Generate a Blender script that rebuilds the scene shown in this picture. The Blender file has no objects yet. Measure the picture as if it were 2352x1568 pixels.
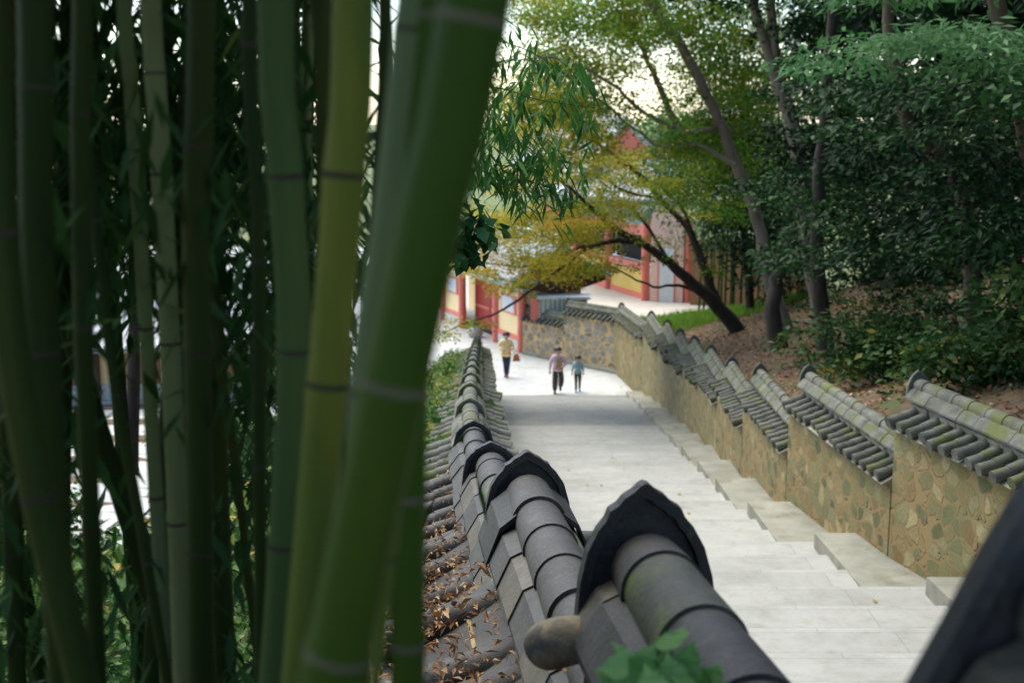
import bpy, math, random
import numpy as np
from mathutils import Vector, Matrix
S = bpy.context.scene
COL = S.collection
R = math.radians
rs = np.random.RandomState(7)
random.seed(7)

# ------------------------------------------------------------------ camera
H = 9.4                      # height of the lens above the lower landing
PITCH = 10.2
cd = bpy.data.cameras.new('camera'); cam = bpy.data.objects.new('camera', cd); COL.objects.link(cam)
cam.location = (0, 0, H); cam.rotation_euler = (R(90 - PITCH), 0, 0)
cd.sensor_width = 36; cd.lens = 45; cd.clip_start = 0.05; cd.clip_end = 2000
cd.dof.use_dof = True; cd.dof.focus_distance = 5.2; cd.dof.aperture_fstop = 4.0; cd.dof.aperture_blades = 0
S.camera = cam
# ------------------------------------------------------------------ world, sun, exposure
SUN_EL, SUN_AZ = 58, -40          # azimuth clockwise from +Y (ahead)
w = bpy.data.worlds.new('World'); S.world = w; w.use_nodes = True
nt = w.node_tree; nt.nodes.clear()
sk = nt.nodes.new('ShaderNodeTexSky'); sk.sky_type = 'NISHITA'; sk.sun_disc = False
sk.sun_elevation = R(SUN_EL); sk.sun_rotation = R(SUN_AZ); sk.air_density = 1.0; sk.dust_density = 0.6; sk.ozone_density = 1.0
bg = nt.nodes.new('ShaderNodeBackground'); bg.inputs['Strength'].default_value = 0.13
wo = nt.nodes.new('ShaderNodeOutputWorld')
nt.links.new(sk.outputs[0], bg.inputs[0]); nt.links.new(bg.outputs[0], wo.inputs[0])
sd = bpy.data.lights.new('sun', 'SUN'); sun = bpy.data.objects.new('sun', sd); COL.objects.link(sun)
sd.energy = 2.6; sd.angle = R(60); sd.color = (1, .96, .86)
_d = Vector((math.sin(R(SUN_AZ)) * math.cos(R(SUN_EL)), math.cos(R(SUN_AZ)) * math.cos(R(SUN_EL)), math.sin(R(SUN_EL))))
sun.rotation_euler = (-_d).to_track_quat('-Z', 'Y').to_euler()
S.view_settings.view_transform = 'Standard'; S.view_settings.look = 'None'
S.view_settings.exposure = 1.45; S.view_settings.gamma = 1.0; S.view_settings.use_curve_mapping = False

# ------------------------------------------------------------------ helpers
CP, SP = math.cos(R(PITCH)), math.sin(R(PITCH))
def pt(px, py, y=None, z=None):
    """point on the sight line through a spot of the photo, at ground distance y (or height z)"""
    a = (px - 1176) / 2940; v = -(py - 784) / 2940
    d = Vector((a, CP + v * SP, -SP + v * CP))
    t = y / d.y if y is not None else (z - H) / d.z
    return Vector((0, 0, H)) + d * t
def tag(o, label=None, cat=None, group=None, kind=None):
    if label: o['label'] = label
    if cat: o['category'] = cat
    if group: o['group'] = group
    if kind: o['kind'] = kind
    return o
def thing(name, label, cat, loc, group=None):
    o = bpy.data.objects.new(name, None); COL.objects.link(o); o.location = loc; o.empty_display_size = .1
    return tag(o, label, cat, group)
def link(name, me, m, parent=None):
    o = bpy.data.objects.new(name, me); COL.objects.link(o)
    if m is not None:
        for mm in (m if isinstance(m, (list, tuple)) else [m]): me.materials.append(mm)
    if parent is not None:
        o.parent = parent
        q = parent; loc = Vector((0, 0, 0))
        while q is not None: loc += q.location; q = q.parent
        # meshes are written in world coordinates: shift so the parent offset cancels
        o.location = -loc
    return o
class MB:
    def __init__(s): s.v = []; s.f = []; s.sm = []; s.mi = []; s.cur = 0
    def add(s, vs, fs, smooth=False):
        n = len(s.v); s.v.extend([tuple(v) for v in vs])
        for f in fs: s.f.append(tuple(i + n for i in f)); s.sm.append(smooth); s.mi.append(s.cur)
    def hexa(s, p):     # 8 points: bottom 4 ccw, top 4 ccw
        s.add(p, [(3, 2, 1, 0), (4, 5, 6, 7), (0, 1, 5, 4), (1, 2, 6, 5), (2, 3, 7, 6), (3, 0, 4, 7)])
    def box(s, c, d, M=None):
        x, y, z = d[0] / 2, d[1] / 2, d[2] / 2
        p = [Vector(q) for q in [(-x, -y, -z), (x, -y, -z), (x, y, -z), (-x, y, -z), (-x, -y, z), (x, -y, z), (x, y, z), (-x, y, z)]]
        if M: p = [M @ q for q in p]
        s.hexa([q + Vector(c) for q in p])
    def tube(s, path, rad, n=12, cap=True, flat=None):
        P = [Vector(p) for p in path]; k = len(P)
        if not hasattr(rad, '__len__'): rad = [rad] * k
        t0 = (P[1] - P[0]).normalized(); up = Vector((0, 0, 1)) if abs(t0.z) < .9 else Vector((0, 1, 0))
        a = t0.cross(up).normalized(); rings = []
        for i in range(k):
            t = (P[min(i + 1, k - 1)] - P[max(i - 1, 0)]).normalized()
            a = (a - t * a.dot(t)).normalized(); b = t.cross(a)
            rings.append([P[i] + (a * math.cos(2 * math.pi * j / n) + b * math.sin(2 * math.pi * j / n)) * rad[i] for j in range(n)])
        vs = [q for r in rings for q in r]
        fs = [(i * n + j, i * n + (j + 1) % n, (i + 1) * n + (j + 1) % n, (i + 1) * n + j) for i in range(k - 1) for j in range(n)]
        s.add(vs, fs, True)
        if cap:
            s.add(rings[0], [tuple(range(n - 1, -1, -1))]); s.add(rings[-1], [tuple(range(n))])
    def prism(s, poly, off):
        poly = [Vector(p) for p in poly]; n = len(poly); off = Vector(off)
        s.add(poly + [p + off for p in poly], [tuple(range(n - 1, -1, -1)), tuple(range(n, 2 * n))] + [(i, (i + 1) % n, n + (i + 1) % n, n + i) for i in range(n)])
    def grid(s, rows, smooth=True):
        n = len(rows[0]); k = len(rows)
        s.add([p for r in rows for p in r], [(i * n + j, i * n + j + 1, (i + 1) * n + j + 1, (i + 1) * n + j) for i in range(k - 1) for j in range(n - 1)], smooth)
    def ball(s, c, r, nu=10, nv=7, jit=0, seed=0):
        rr = np.random.RandomState(seed); c = Vector(c); vs = []; rx, ry, rz = r if hasattr(r, '__len__') else (r, r, r)
        for i in range(nv + 1):
            th = math.pi * i / nv
            for j in range(nu):
                ph = 2 * math.pi * j / nu; q = 1 + (rr.rand() - .5) * jit if 0 < i < nv else 1
                vs.append(c + Vector((rx * math.sin(th) * math.cos(ph) * q, ry * math.sin(th) * math.sin(ph) * q, rz * math.cos(th) * q)))
        s.add(vs, [(i * nu + j, (i + 1) * nu + j, (i + 1) * nu + (j + 1) % nu, i * nu + (j + 1) % nu) for i in range(nv) for j in range(nu)], True)
    def build(s, name, m, parent=None):
        me = bpy.data.meshes.new(name); me.from_pydata(s.v, [], s.f); me.update()
        me.polygons.foreach_set('use_smooth', s.sm)
        if isinstance(m, (list, tuple)): me.polygons.foreach_set('material_index', s.mi)
        return link(name, me, m, parent)
def smooth_path(pts, n=6):
    """Catmull-Rom through points"""
    P = [Vector(p) for p in pts]; out = []
    for i in range(len(P) - 1):
        a = P[max(i - 1, 0)]; b = P[i]; c = P[i + 1]; d = P[min(i + 2, len(P) - 1)]
        for k in range(n):
            t = k / n
            out.append(.5 * ((2 * b) + (c - a) * t + (2 * a - 5 * b + 4 * c - d) * t * t + (-a + 3 * b - 3 * c + d) * t ** 3))
    out.append(P[-1]); return out
def lerp(a, b, t): return a + (b - a) * t
def sst(t): t = min(max(t, 0), 1); return t * t * (3 - 2 * t)

# ------------------------------------------------------------------ materials
def newmat(name):
    m = bpy.data.materials.new(name); m.use_nodes = True; n = m.node_tree; n.nodes.clear()
    o = n.nodes.new('ShaderNodeOutputMaterial'); b = n.nodes.new('ShaderNodeBsdfPrincipled'); n.links.new(b.outputs[0], o.inputs[0])
    tc = n.nodes.new('ShaderNodeTexCoord'); mp = n.nodes.new('ShaderNodeMapping'); n.links.new(tc.outputs['Object'], mp.inputs[0])
    return m, n, b, mp
def ramp(n, stops, interp='LINEAR'):
    r = n.nodes.new('ShaderNodeValToRGB'); cr = r.color_ramp; cr.interpolation = interp
    while len(cr.elements) < len(stops): cr.elements.new(.5)
    for e, (p, c) in zip(cr.elements, stops): e.position = p; e.color = (*c, 1)
    return r
def noise(n, mp, scale, detail=6, rough=.6):
    t = n.nodes.new('ShaderNodeTexNoise'); t.inputs['Scale'].default_value = scale; t.inputs['Detail'].default_value = detail
    t.inputs['Roughness'].default_value = rough; n.links.new(mp.outputs[0], t.inputs['Vector']); return t
def mixc(n, fac, a, b):
    x = n.nodes.new('ShaderNodeMix'); x.data_type = 'RGBA'
    for i, s in ((0, fac), (6, a), (7, b)):
        if hasattr(s, 'is_linked'): n.links.new(s, x.inputs[i])
        elif i == 0: x.inputs[0].default_value = s
        else: x.inputs[i].default_value = (*s, 1)
    return x.outputs[2]
def bump(n, b, h, st, dist=.01):
    u = n.nodes.new('ShaderNodeBump'); u.inputs['Strength'].default_value = st; u.inputs['Distance'].default_value = dist
    n.links.new(h, u.inputs['Height']); n.links.new(u.outputs[0], b.inputs['Normal'])
def nmat(name, c1, c2, scale=8, rough=.6, bmp=.3, bdist=.01, spot=None, spotscale=3, spotpos=(.55, .68), spec=.4, stretch=(1, 1, 1)):
    m, n, b, mp = newmat(name); mp.inputs['Scale'].default_value = stretch
    t = noise(n, mp, scale); r = ramp(n, [(.3, c1), (.7, c2)]); n.links.new(t.outputs[0], r.inputs[0]); col = r.outputs[0]
    if spot:
        t2 = noise(n, mp, spotscale, 8, .65); r2 = ramp(n, [(spotpos[0], (0, 0, 0)), (spotpos[1], (1, 1, 1))]); n.links.new(t2.outputs[0], r2.inputs[0])
        col = mixc(n, r2.outputs[0], col, spot)
    n.links.new(col, b.inputs['Base Color']); b.inputs['Roughness'].default_value = rough; b.inputs['Specular IOR Level'].default_value = spec
    if bmp:
        t3 = noise(n, mp, scale * 5, 5, .7); bump(n, b, t3.outputs[0], bmp, bdist)
    return m
def leafmat(name, stops, rough=.6, trans=.35, spec=.12):
    m, n, b, mp = newmat(name)
    at = n.nodes.new('ShaderNodeAttribute'); at.attribute_name = 'hue'
    r = ramp(n, stops); n.links.new(at.outputs['Fac'], r.inputs[0]); n.links.new(r.outputs[0], b.inputs['Base Color'])
    b.inputs['Roughness'].default_value = rough; b.inputs['Specular IOR Level'].default_value = spec
    tr = n.nodes.new('ShaderNodeBsdfTranslucent'); n.links.new(r.outputs[0], tr.inputs[0])
    mx = n.nodes.new('ShaderNodeMixShader'); mx.inputs[0].default_value = trans
    o = [q for q in n.nodes if q.type == 'OUTPUT_MATERIAL'][0]
    n.links.new(b.outputs[0], mx.inputs[1]); n.links.new(tr.outputs[0], mx.inputs[2]); n.links.new(mx.outputs[0], o.inputs[0])
    return m
def stonewall_mat(name, scale, mortar, stones, moss=.4):
    m, n, b, mp = newmat(name); mp.inputs['Scale'].default_value = (1, 1, 1.15)
    wn = noise(n, mp, 2.5, 3); 
    va = n.nodes.new('ShaderNodeVectorMath'); va.operation = 'MULTIPLY_ADD'
    n.links.new(wn.outputs['Color'], va.inputs[0]); va.inputs[1].default_value = (.25, .25, .25); n.links.new(mp.outputs[0], va.inputs[2])
    v1 = n.nodes.new('ShaderNodeTexVoronoi'); v1.feature = 'DISTANCE_TO_EDGE'; v2 = n.nodes.new('ShaderNodeTexVoronoi'); v2.feature = 'F1'
    for v in (v1, v2): v.inputs['Scale'].default_value = scale; v.inputs['Randomness'].default_value = .85; n.links.new(va.outputs[0], v.inputs['Vector'])
    edge = ramp(n, [(.05, (0, 0, 0)), (.11, (1, 1, 1))]); n.links.new(v1.outputs['Distance'], edge.inputs[0])
    sep = n.nodes.new('ShaderNodeSeparateColor'); n.links.new(v2.outputs['Color'], sep.inputs[0])
    rc = ramp(n, [(i / max(1, len(stones) - 1), c) for i, c in enumerate(stones)]); n.links.new(sep.outputs[0], rc.inputs[0])
    fine = noise(n, mp, 30, 6, .7); fr = ramp(n, [(.3, (.55, .55, .55)), (.7, (1.25, 1.25, 1.25))]); n.links.new(fine.outputs[0], fr.inputs[0])
    mul = n.nodes.new('ShaderNodeMix'); mul.data_type = 'RGBA'; mul.blend_type = 'MULTIPLY'; mul.inputs[0].default_value = 1
    n.links.new(rc.outputs[0], mul.inputs[6]); n.links.new(fr.outputs[0], mul.inputs[7])
    rnd = ramp(n, [(.56, (1, 1, 1)), (.68, (0, 0, 0))]); n.links.new(v2.outputs['Distance'], rnd.inputs[0])
    mn = n.nodes.new('ShaderNodeMath'); mn.operation = 'MINIMUM'; n.links.new(edge.outputs[0], mn.inputs[0]); n.links.new(rnd.outputs[0], mn.inputs[1])
    col = mixc(n, mn.outputs[0], mortar, mul.outputs[2])
    mt = noise(n, mp, 1.3, 8, .7); mr = ramp(n, [(.5, (0, 0, 0)), (.72, (moss, moss, moss))]); n.links.new(mt.outputs[0], mr.inputs[0])
    col = mixc(n, mr.outputs[0], col, (.13, .14, .045))
    n.links.new(col, b.inputs['Base Color']); b.inputs['Roughness'].default_value = .85
    hr = ramp(n, [(.03, (0, 0, 0)), (.3, (1, 1, 1))]); n.links.new(mn.outputs[0], hr.inputs[0])
    bump(n, b, hr.outputs[0], 1.0, .09); return m
def paving_mat(name, c1, c2, mortar, bw, bh, off=(0, 0, 0)):
    m, n, b, mp = newmat(name); mp.inputs['Location'].default_value = off
    br = n.nodes.new('ShaderNodeTexBrick'); n.links.new(mp.outputs[0], br.inputs['Vector'])
    br.inputs['Scale'].default_value = 1; br.inputs['Brick Width'].default_value = bw; br.inputs['Row Height'].default_value = bh
    br.inputs['Mortar Size'].default_value = .006; br.inputs['Mortar Smooth'].default_value = .3; br.inputs['Bias'].default_value = 0
    br.inputs['Color1'].default_value = (*c1, 1); br.inputs['Color2'].default_value = (*c2, 1); br.inputs['Mortar'].default_value = (*mortar, 1)
    t = noise(n, mp, 1.1, 8, .7); r = ramp(n, [(.28, (.70, .70, .66)), (.5, (.98, .98, .97)), (.72, (1.12, 1.12, 1.12))]); n.links.new(t.outputs[0], r.inputs[0])
    mul = n.nodes.new('ShaderNodeMix'); mul.data_type = 'RGBA'; mul.blend_type = 'MULTIPLY'; mul.inputs[0].default_value = 1
    n.links.new(br.outputs['Color'], mul.inputs[6]); n.links.new(r.outputs[0], mul.inputs[7])
    t4 = noise(n, mp, 6, 9, .75); r4 = ramp(n, [(.25, (.78, .76, .70)), (.5, (1, 1, 1)), (.75, (1.06, 1.06, 1.06))]); n.links.new(t4.outputs[0], r4.inputs[0])
    mu2 = n.nodes.new('ShaderNodeMix'); mu2.data_type = 'RGBA'; mu2.blend_type = 'MULTIPLY'; mu2.inputs[0].default_value = 1; n.links.new(mul.outputs[2], mu2.inputs[6]); n.links.new(r4.outputs[0], mu2.inputs[7])
    n.links.new(mu2.outputs[2], b.inputs['Base Color']); b.inputs['Roughness'].default_value = .75
    t2 = noise(n, mp, 60, 4); bump(n, b, t2.outputs[0], .25, .004); return m
M = {}
def tilemat(name, c1, c2, dust, lichen, la, sc=1.0):
    m, n, b, mp = newmat(name)
    t = noise(n, mp, 5 * sc, 8, .7); r = ramp(n, [(.3, c1), (.7, c2)]); n.links.new(t.outputs[0], r.inputs[0])
    f = noise(n, mp, 70 * sc, 4, .7); fr = ramp(n, [(.25, (.6, .6, .6)), (.75, (1.4, 1.4, 1.4))]); n.links.new(f.outputs[0], fr.inputs[0])
    mul = n.nodes.new('ShaderNodeMix'); mul.data_type = 'RGBA'; mul.blend_type = 'MULTIPLY'; mul.inputs[0].default_value = 1; n.links.new(r.outputs[0], mul.inputs[6]); n.links.new(fr.outputs[0], mul.inputs[7])
    d = noise(n, mp, 24 * sc, 9, .75); dr = ramp(n, [(.56, (0, 0, 0)), (.70, (.75, .75, .75))]); n.links.new(d.outputs[0], dr.inputs[0]); col = mixc(n, dr.outputs[0], mul.outputs[2], dust)
    l = noise(n, mp, 6.5 * sc, 9, .75); lr = ramp(n, [(.60 - la, (0, 0, 0)), (.70 - la, (.9, .9, .9))]); n.links.new(l.outputs[0], lr.inputs[0]); col = mixc(n, lr.outputs[0], col, lichen)
    n.links.new(col, b.inputs['Base Color']); b.inputs['Roughness'].default_value = .62; b.inputs['Specular IOR Level'].default_value = .25
    h = noise(n, mp, 40 * sc, 8, .7); bump(n, b, h.outputs[0], .6, .006); return m
M['tile'] = tilemat('dark_tile', (.024, .0225, .0195), (.056, .052, .046), (.10, .092, .074), (.075, .078, .045), 0)
M['tile_dark'] = tilemat('backlit_dark_tile', (.013, .0125, .0115), (.030, .029, .026), (.07, .062, .05), (.045, .047, .03), 0)  # end tiles: backlit shade put into a darker copy of the tile colours
M['tile_moss'] = tilemat('mossy_tile', (.034, .034, .024), (.070, .070, .050), (.11, .105, .08), (.075, .10, .018), .09)
M['tile_brown'] = tilemat('brown_tile', (.045, .038, .026), (.095, .082, .058), (.15, .13, .09), (.05, .05, .04), .05)
M['tile_old'] = nmat('weathered_tile', (.055, .056, .042), (.16, .155, .125), 5, .85, .5, .01, spot=(.10, .11, .035), spotscale=3, spotpos=(.5, .62), spec=.2)
M['tile_roof'] = nmat('pale_roof_tile', (.34, .345, .34), (.50, .505, .49), 4, .45, .3, .01)
M['mortar'] = nmat('lime_mortar', (.16, .14, .10), (.26, .23, .17), 10, .9, .5, .01, spot=(.09, .10, .04), spotscale=4)
M['stone'] = stonewall_mat('rubble_stone_wall', 3.3, (.52, .35, .17), [(.13, .13, .10), (.30, .25, .17), (.19, .20, .17), (.36, .33, .26), (.24, .17, .10), (.27, .27, .23)], .25)
M['stone_mossy'] = stonewall_mat('mossy_rubble_wall', 4.6, (.23, .155, .055), [(.06, .07, .02), (.24, .18, .06), (.10, .11, .04), (.34, .27, .12), (.17, .10, .025), (.18, .18, .08)], .9)
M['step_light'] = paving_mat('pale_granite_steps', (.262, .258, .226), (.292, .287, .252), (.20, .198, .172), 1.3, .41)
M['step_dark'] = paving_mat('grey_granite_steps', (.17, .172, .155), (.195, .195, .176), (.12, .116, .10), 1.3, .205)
M['landing'] = paving_mat('pale_landing_paving', (.38, .385, .36), (.43, .43, .40), (.31, .305, .28), 1.0, .5)
M['kerb'] = nmat('kerb_granite', (.16, .155, .115), (.25, .24, .185), 3, .8, .4, .006, spot=(.12, .11, .055), spotscale=2.2, spotpos=(.55, .7))
M['soil'] = nmat('leafy_soil', (.05, .032, .018), (.17, .10, .05), 5, .95, .8, .03, spot=(.06, .07, .02), spotscale=1.1, spotpos=(.5, .62))
M['sand'] = nmat('sandy_yard', (.42, .37, .29), (.55, .50, .42), 2, .95, .3, .01)
M['meadow'] = nmat('meadow_ground', (.05, .08, .02), (.16, .17, .05), 3, .95, .6, .03)
M['bark'] = nmat('brown_bark', (.055, .038, .024), (.14, .10, .07), 6, .9, .9, .02, stretch=(1, 1, .25))
M['bark_dark'] = nmat('dark_bark', (.018, .013, .009), (.055, .04, .03), 7, .9, .9, .02, stretch=(1, 1, .3))
M['bark_grey'] = nmat('grey_bark', (.11, .085, .06), (.22, .175, .13), 4, .9, .7, .02, stretch=(1, 1, .3))
M['red'] = nmat('red_lacquer', (.58, .13, .085), (.68, .18, .125), 5, .5, .05)
M['red_dark'] = nmat('dark_red_door', (.33, .03, .022), (.42, .05, .035), 5, .55, .05)
M['cream'] = nmat('cream_plaster', (.74, .56, .28), (.80, .63, .36), 2, .85, .1)
M['yellow'] = nmat('yellow_plaster', (.62, .42, .09), (.70, .50, .14), 2, .85, .1)
M['peach'] = nmat('peach_plaster', (.74, .47, .37), (.80, .54, .43), 2, .85, .1)
M['teal'] = nmat('painted_beam_teal', (.10, .26, .25), (.30, .42, .42), 6, .6, .05)
M['bluegrey'] = nmat('painted_beam_bluegrey', (.30, .38, .40), (.46, .54, .55), 7, .6, .05)
M['brownwood'] = nmat('brown_planks', (.055, .018, .012), (.10, .035, .022), 14, .8, .3, .01, stretch=(3, 3, .15))
M['tanwood'] = nmat('tan_boards', (.20, .10, .04), (.30, .16, .07), 8, .8, .3, .01, stretch=(2, 2, .2))
M['paper'] = nmat('paper_pane', (.52, .56, .57), (.62, .65, .66), 4, .8, .05)
M['door_white'] = nmat('white_door_paint', (.60, .64, .62), (.70, .72, .70), 3, .6, .05)
M['dark'] = nmat('dark_interior', (.008, .010, .010), (.02, .024, .022), 3, .9, 0)
M['found'] = nmat('foundation_stone', (.42, .43, .40), (.54, .55, .51), 4, .85, .3)
M['metal'] = nmat('galvanised_sheet', (.27, .31, .26), (.37, .40, .34), 5, .5, .1)
M['rock'] = nmat('garden_rock', (.28, .27, .23), (.40, .38, .33), 6, .9, .7, .02)
def culm_mat(name, c1, c2, band):
    return nmat(name, c1, c2, 3.2, .5, .12, .002, spot=band, spotscale=1.6, spotpos=(.52, .75), spec=.06, stretch=(3, 3, .35))
M['culm_green'] = culm_mat('dark_green_culm', (.021, .046, .005), (.033, .062, .007), (.046, .06, .008))
M['culm_yellow'] = culm_mat('yellow_green_culm', (.055, .085, .014), (.085, .105, .018), (.17, .15, .02))
M['culm_grey'] = culm_mat('grey_green_culm', (.058, .085, .035), (.095, .122, .052), (.075, .09, .014))
M['culm_mid'] = culm_mat('mid_green_culm', (.026, .052, .016), (.046, .076, .022), (.085, .095, .012))
M['culm_dark'] = culm_mat('olive_black_culm', (.012, .024, .005), (.026, .040, .008), (.050, .050, .009))  # darkest of the culm colours, olive-black
M['culm_pale'] = culm_mat('pale_tan_culm', (.085, .105, .040), (.135, .15, .06), (.11, .10, .025))
M['node'] = nmat('node_ring', (.018, .015, .010), (.045, .036, .024), 9, .8, .3, spec=.15)
M['node_pale'] = nmat('pale_node_ring', (.07, .058, .038), (.11, .092, .062), 9, .8, .3, spec=.08)
L = {}
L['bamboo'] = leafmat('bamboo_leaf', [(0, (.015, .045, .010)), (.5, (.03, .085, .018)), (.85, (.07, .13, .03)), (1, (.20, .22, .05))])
L['bamboo_bright'] = leafmat('bamboo_leaf_bright', [(0, (.012, .055, .010)), (.55, (.03, .115, .018)), (.9, (.075, .17, .03)), (1, (.20, .20, .04))])  # brighter green variant of the bamboo leaf colours
L['maple'] = leafmat('maple_leaf', [(0, (.05, .14, .014)), (.28, (.15, .23, .02)), (.5, (.36, .33, .03)), (.75, (.54, .36, .035)), (1, (.56, .25, .04))], trans=.5)
L['maple_green'] = leafmat('green_maple_leaf', [(0, (.03, .11, .014)), (.45, (.09, .21, .02)), (.75, (.25, .31, .026)), (1, (.48, .33, .03))], trans=.5)
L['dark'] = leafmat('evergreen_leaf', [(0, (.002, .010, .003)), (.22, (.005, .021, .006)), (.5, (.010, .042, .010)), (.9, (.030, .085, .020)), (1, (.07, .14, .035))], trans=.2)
L['frond'] = leafmat('pale_frond_leaf', [(0, (.022, .075, .02)), (.6, (.055, .15, .045)), (1, (.12, .24, .10))], trans=.35)
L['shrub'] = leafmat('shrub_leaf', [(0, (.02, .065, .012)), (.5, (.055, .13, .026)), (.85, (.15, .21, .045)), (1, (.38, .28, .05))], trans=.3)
L['wood_shrub'] = leafmat('shaded_shrub_leaf', [(0, (.008, .030, .006)), (.5, (.022, .065, .014)), (.85, (.06, .11, .026)), (1, (.17, .15, .03))], trans=.3)  # darker copy of the shrub leaf, shade of the wood put into its colours
L['grass'] = leafmat('grass_blade', [(0, (.08, .19, .02)), (.6, (.18, .33, .035)), (1, (.40, .40, .09))], trans=.3)
L['dry'] = leafmat('dry_leaf', [(0, (.10, .045, .022)), (.4, (.23, .115, .05)), (.75, (.36, .21, .10)), (1, (.50, .36, .21))], trans=.15, rough=.8)
L['creeper'] = leafmat('creeper_leaf', [(0, (.10, .25, .06)), (1, (.24, .42, .14))], trans=.35)
L['ivy'] = leafmat('ivy_leaf', [(0, (.012, .06, .018)), (1, (.04, .12, .03))], trans=.3, rough=.4)
L['pale_tree'] = leafmat('pale_far_leaf', [(0, (.06, .14, .06)), (.6, (.13, .24, .10)), (1, (.26, .34, .12))], trans=.4)  # paler leaf colours, used on the trees behind the hall

# ------------------------------------------------------------------ leaf mesh
def unit(a): return a / np.maximum(np.linalg.norm(a, axis=1, keepdims=True), 1e-9)
def leaves(name, C, D, N, ln, wd, hue, m, parent=None, mid=.42, fold=.18):
    """one mesh of many folded leaves: C base points, D long axes, N normals"""
    C = np.asarray(C, float); n = len(C); D = unit(np.asarray(D, float)); N = np.asarray(N, float)
    N = unit(N - D * np.sum(N * D, 1, keepdims=True)); W = np.cross(D, N)
    ln = np.broadcast_to(ln, n)[:, None]; wd = np.broadcast_to(wd, n)[:, None]
    base = C; tip = C + D * ln; l = C + D * ln * mid + W * wd * .5 + N * wd * fold; r = C + D * ln * mid - W * wd * .5 + N * wd * fold
    V = np.stack([base, r, tip, l], 1).reshape(-1, 3)
    me = bpy.data.meshes.new(name); me.vertices.add(4 * n); me.vertices.foreach_set('co', V.ravel())
    idx = np.arange(n)[:, None] * 4; tri = np.concatenate([idx + [0, 1, 2], idx + [0, 2, 3]], 1).ravel()
    me.loops.add(6 * n); me.loops.foreach_set('vertex_index', tri)
    me.polygons.add(2 * n); me.polygons.foreach_set('loop_start', np.arange(2 * n) * 3)
    a = me.attributes.new('hue', 'FLOAT', 'FACE'); a.data.foreach_set('value', np.repeat(np.clip(hue, 0, 1), 2).astype(np.float32))
    me.update(calc_edges=True); me.validate()
    return link(name, me, m, parent)
def sprays(centers, n, rad, thick, ln, wd, hue, tilt=.35, droop=.25, seed=1, hjit=.18, dirn=None):
    """leaves in flat sprays round the centres; returns arrays for leaves()"""
    rr = np.random.RandomState(seed); C = []; D = []; N = []; Hh = []
    hue = np.broadcast_to(hue, len(centers)); rad = np.broadcast_to(rad, len(centers))
    for c, h, ra in zip(centers, hue, rad):
        a = rr.rand(n) * 2 * np.pi; q = np.sqrt(rr.rand(n)) * ra
        p = np.stack([np.cos(a) * q, np.sin(a) * q, rr.randn(n) * thick - droop * q * q / max(ra, .01)], 1) + np.array(c)
        d = np.stack([np.cos(a), np.sin(a), -.3 * np.ones(n)], 1) + rr.randn(n, 3) * .6
        nn = np.stack([np.zeros(n), np.zeros(n), np.ones(n)], 1) + rr.randn(n, 3) * tilt
        C.append(p); D.append(d); N.append(nn); Hh.append(h + rr.randn(n) * hjit)
    C = np.concatenate(C); k = len(C)
    return C, np.concatenate(D), np.concatenate(N), ln * (.7 + .6 * rr.rand(k)), wd * (.7 + .6 * rr.rand(k)), np.concatenate(Hh)
def hang(centers, n, rad, ln, wd, hue, seed=1):
    """bamboo-like leaves drooping from twig ends"""
    rr = np.random.RandomState(seed); c = np.repeat(np.asarray(centers, float), n, 0); k = len(c)
    c = c + rr.randn(k, 3) * np.array(rad); a = rr.rand(k) * 2 * np.pi
    d = np.stack([np.cos(a) * .75, np.sin(a) * .75, -.9 + rr.randn(k) * .45], 1)
    nn = np.stack([np.cos(a), np.sin(a), np.ones(k)], 1) + rr.randn(k, 3) * .4
    return c, d, nn, ln * (.65 + .7 * rr.rand(k)), wd * (.7 + .6 * rr.rand(k)), hue + rr.randn(k) * .2

# ------------------------------------------------------------------ the lie of the land
def XR(y): return float(np.interp(y, [-4, 8, 10, 12.7, 15.8, 20, 24, 34, 40, 45.8, 49.7, 53, 70], [6.7, 5.3, 4.72, 4.15, 3.75, 3.75, 3.87, 4.2, 4.4, 3.9, .44, 3.8, 3.8]))
def ZRW(y): return float(np.interp(y, [-4, 7, 10.2, 13.3, 16.9, 20.3, 23.5, 26.7, 29.8, 34.8, 45.8], [10, 7.8, 7.15, 6.6, 5.95, 5.3, 4.8, 4.45, 4.1, 3.5, 2.5]))
LW = [(-.7, .68, 9.5), (1.05, .515, 9.03), (2.65, .30, 8.5), (4.73, .065, 8.03), (6.65, -.11, 7.6), (8.8, -.27, 7.2)]
_n = 13
for i in range(1, _n + 1):
    t = i / _n; LW.append((8.8 + (40 - 8.8) * t, -.27 - .83 * t ** .8, 7.2 - 4.85 * t))
def XL(y): return float(np.interp(y, [a[0] for a in LW], [a[1] for a in LW]))
def ZLW(y): return float(np.interp(y, [a[0] for a in LW], [a[2] for a in LW]))
def ZP(y): return max(0.0, (41.5 - y) * .158)
def ZBL(x, y):          # bank left of the near wall
    v = XL(y) - x; hill = max(0.0, 8.35 - .335 * (y - 1))
    near = ZLW(y) - (.95 if y < 9 else .8)
    return lerp(near, hill, sst((v - .3) / 3.5)) * (1 - sst((y - 40) / 3)) if y > 40 else lerp(near, hill, sst((v - .3) / 3.5))
def ZBR(x, y):
    v = max(0, x - XR(y) - .3)
    z0 = ZRW(y) - .62 if y < 45.8 else float(np.interp(y, [45.8, 49.7, 55, 60, 80], [1.75, .8, .55, .45, .4]))
    sl = float(np.interp(y, [10, 40, 47, 52], [.34, .26, .05, .0]))
    return z0 + sl * v * (1 if v < 14 else 14 / v) + .05 * math.sin(x * 2.1 + y) * min(1, v) * min(1, max(0, (50 - y) / 5))

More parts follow.
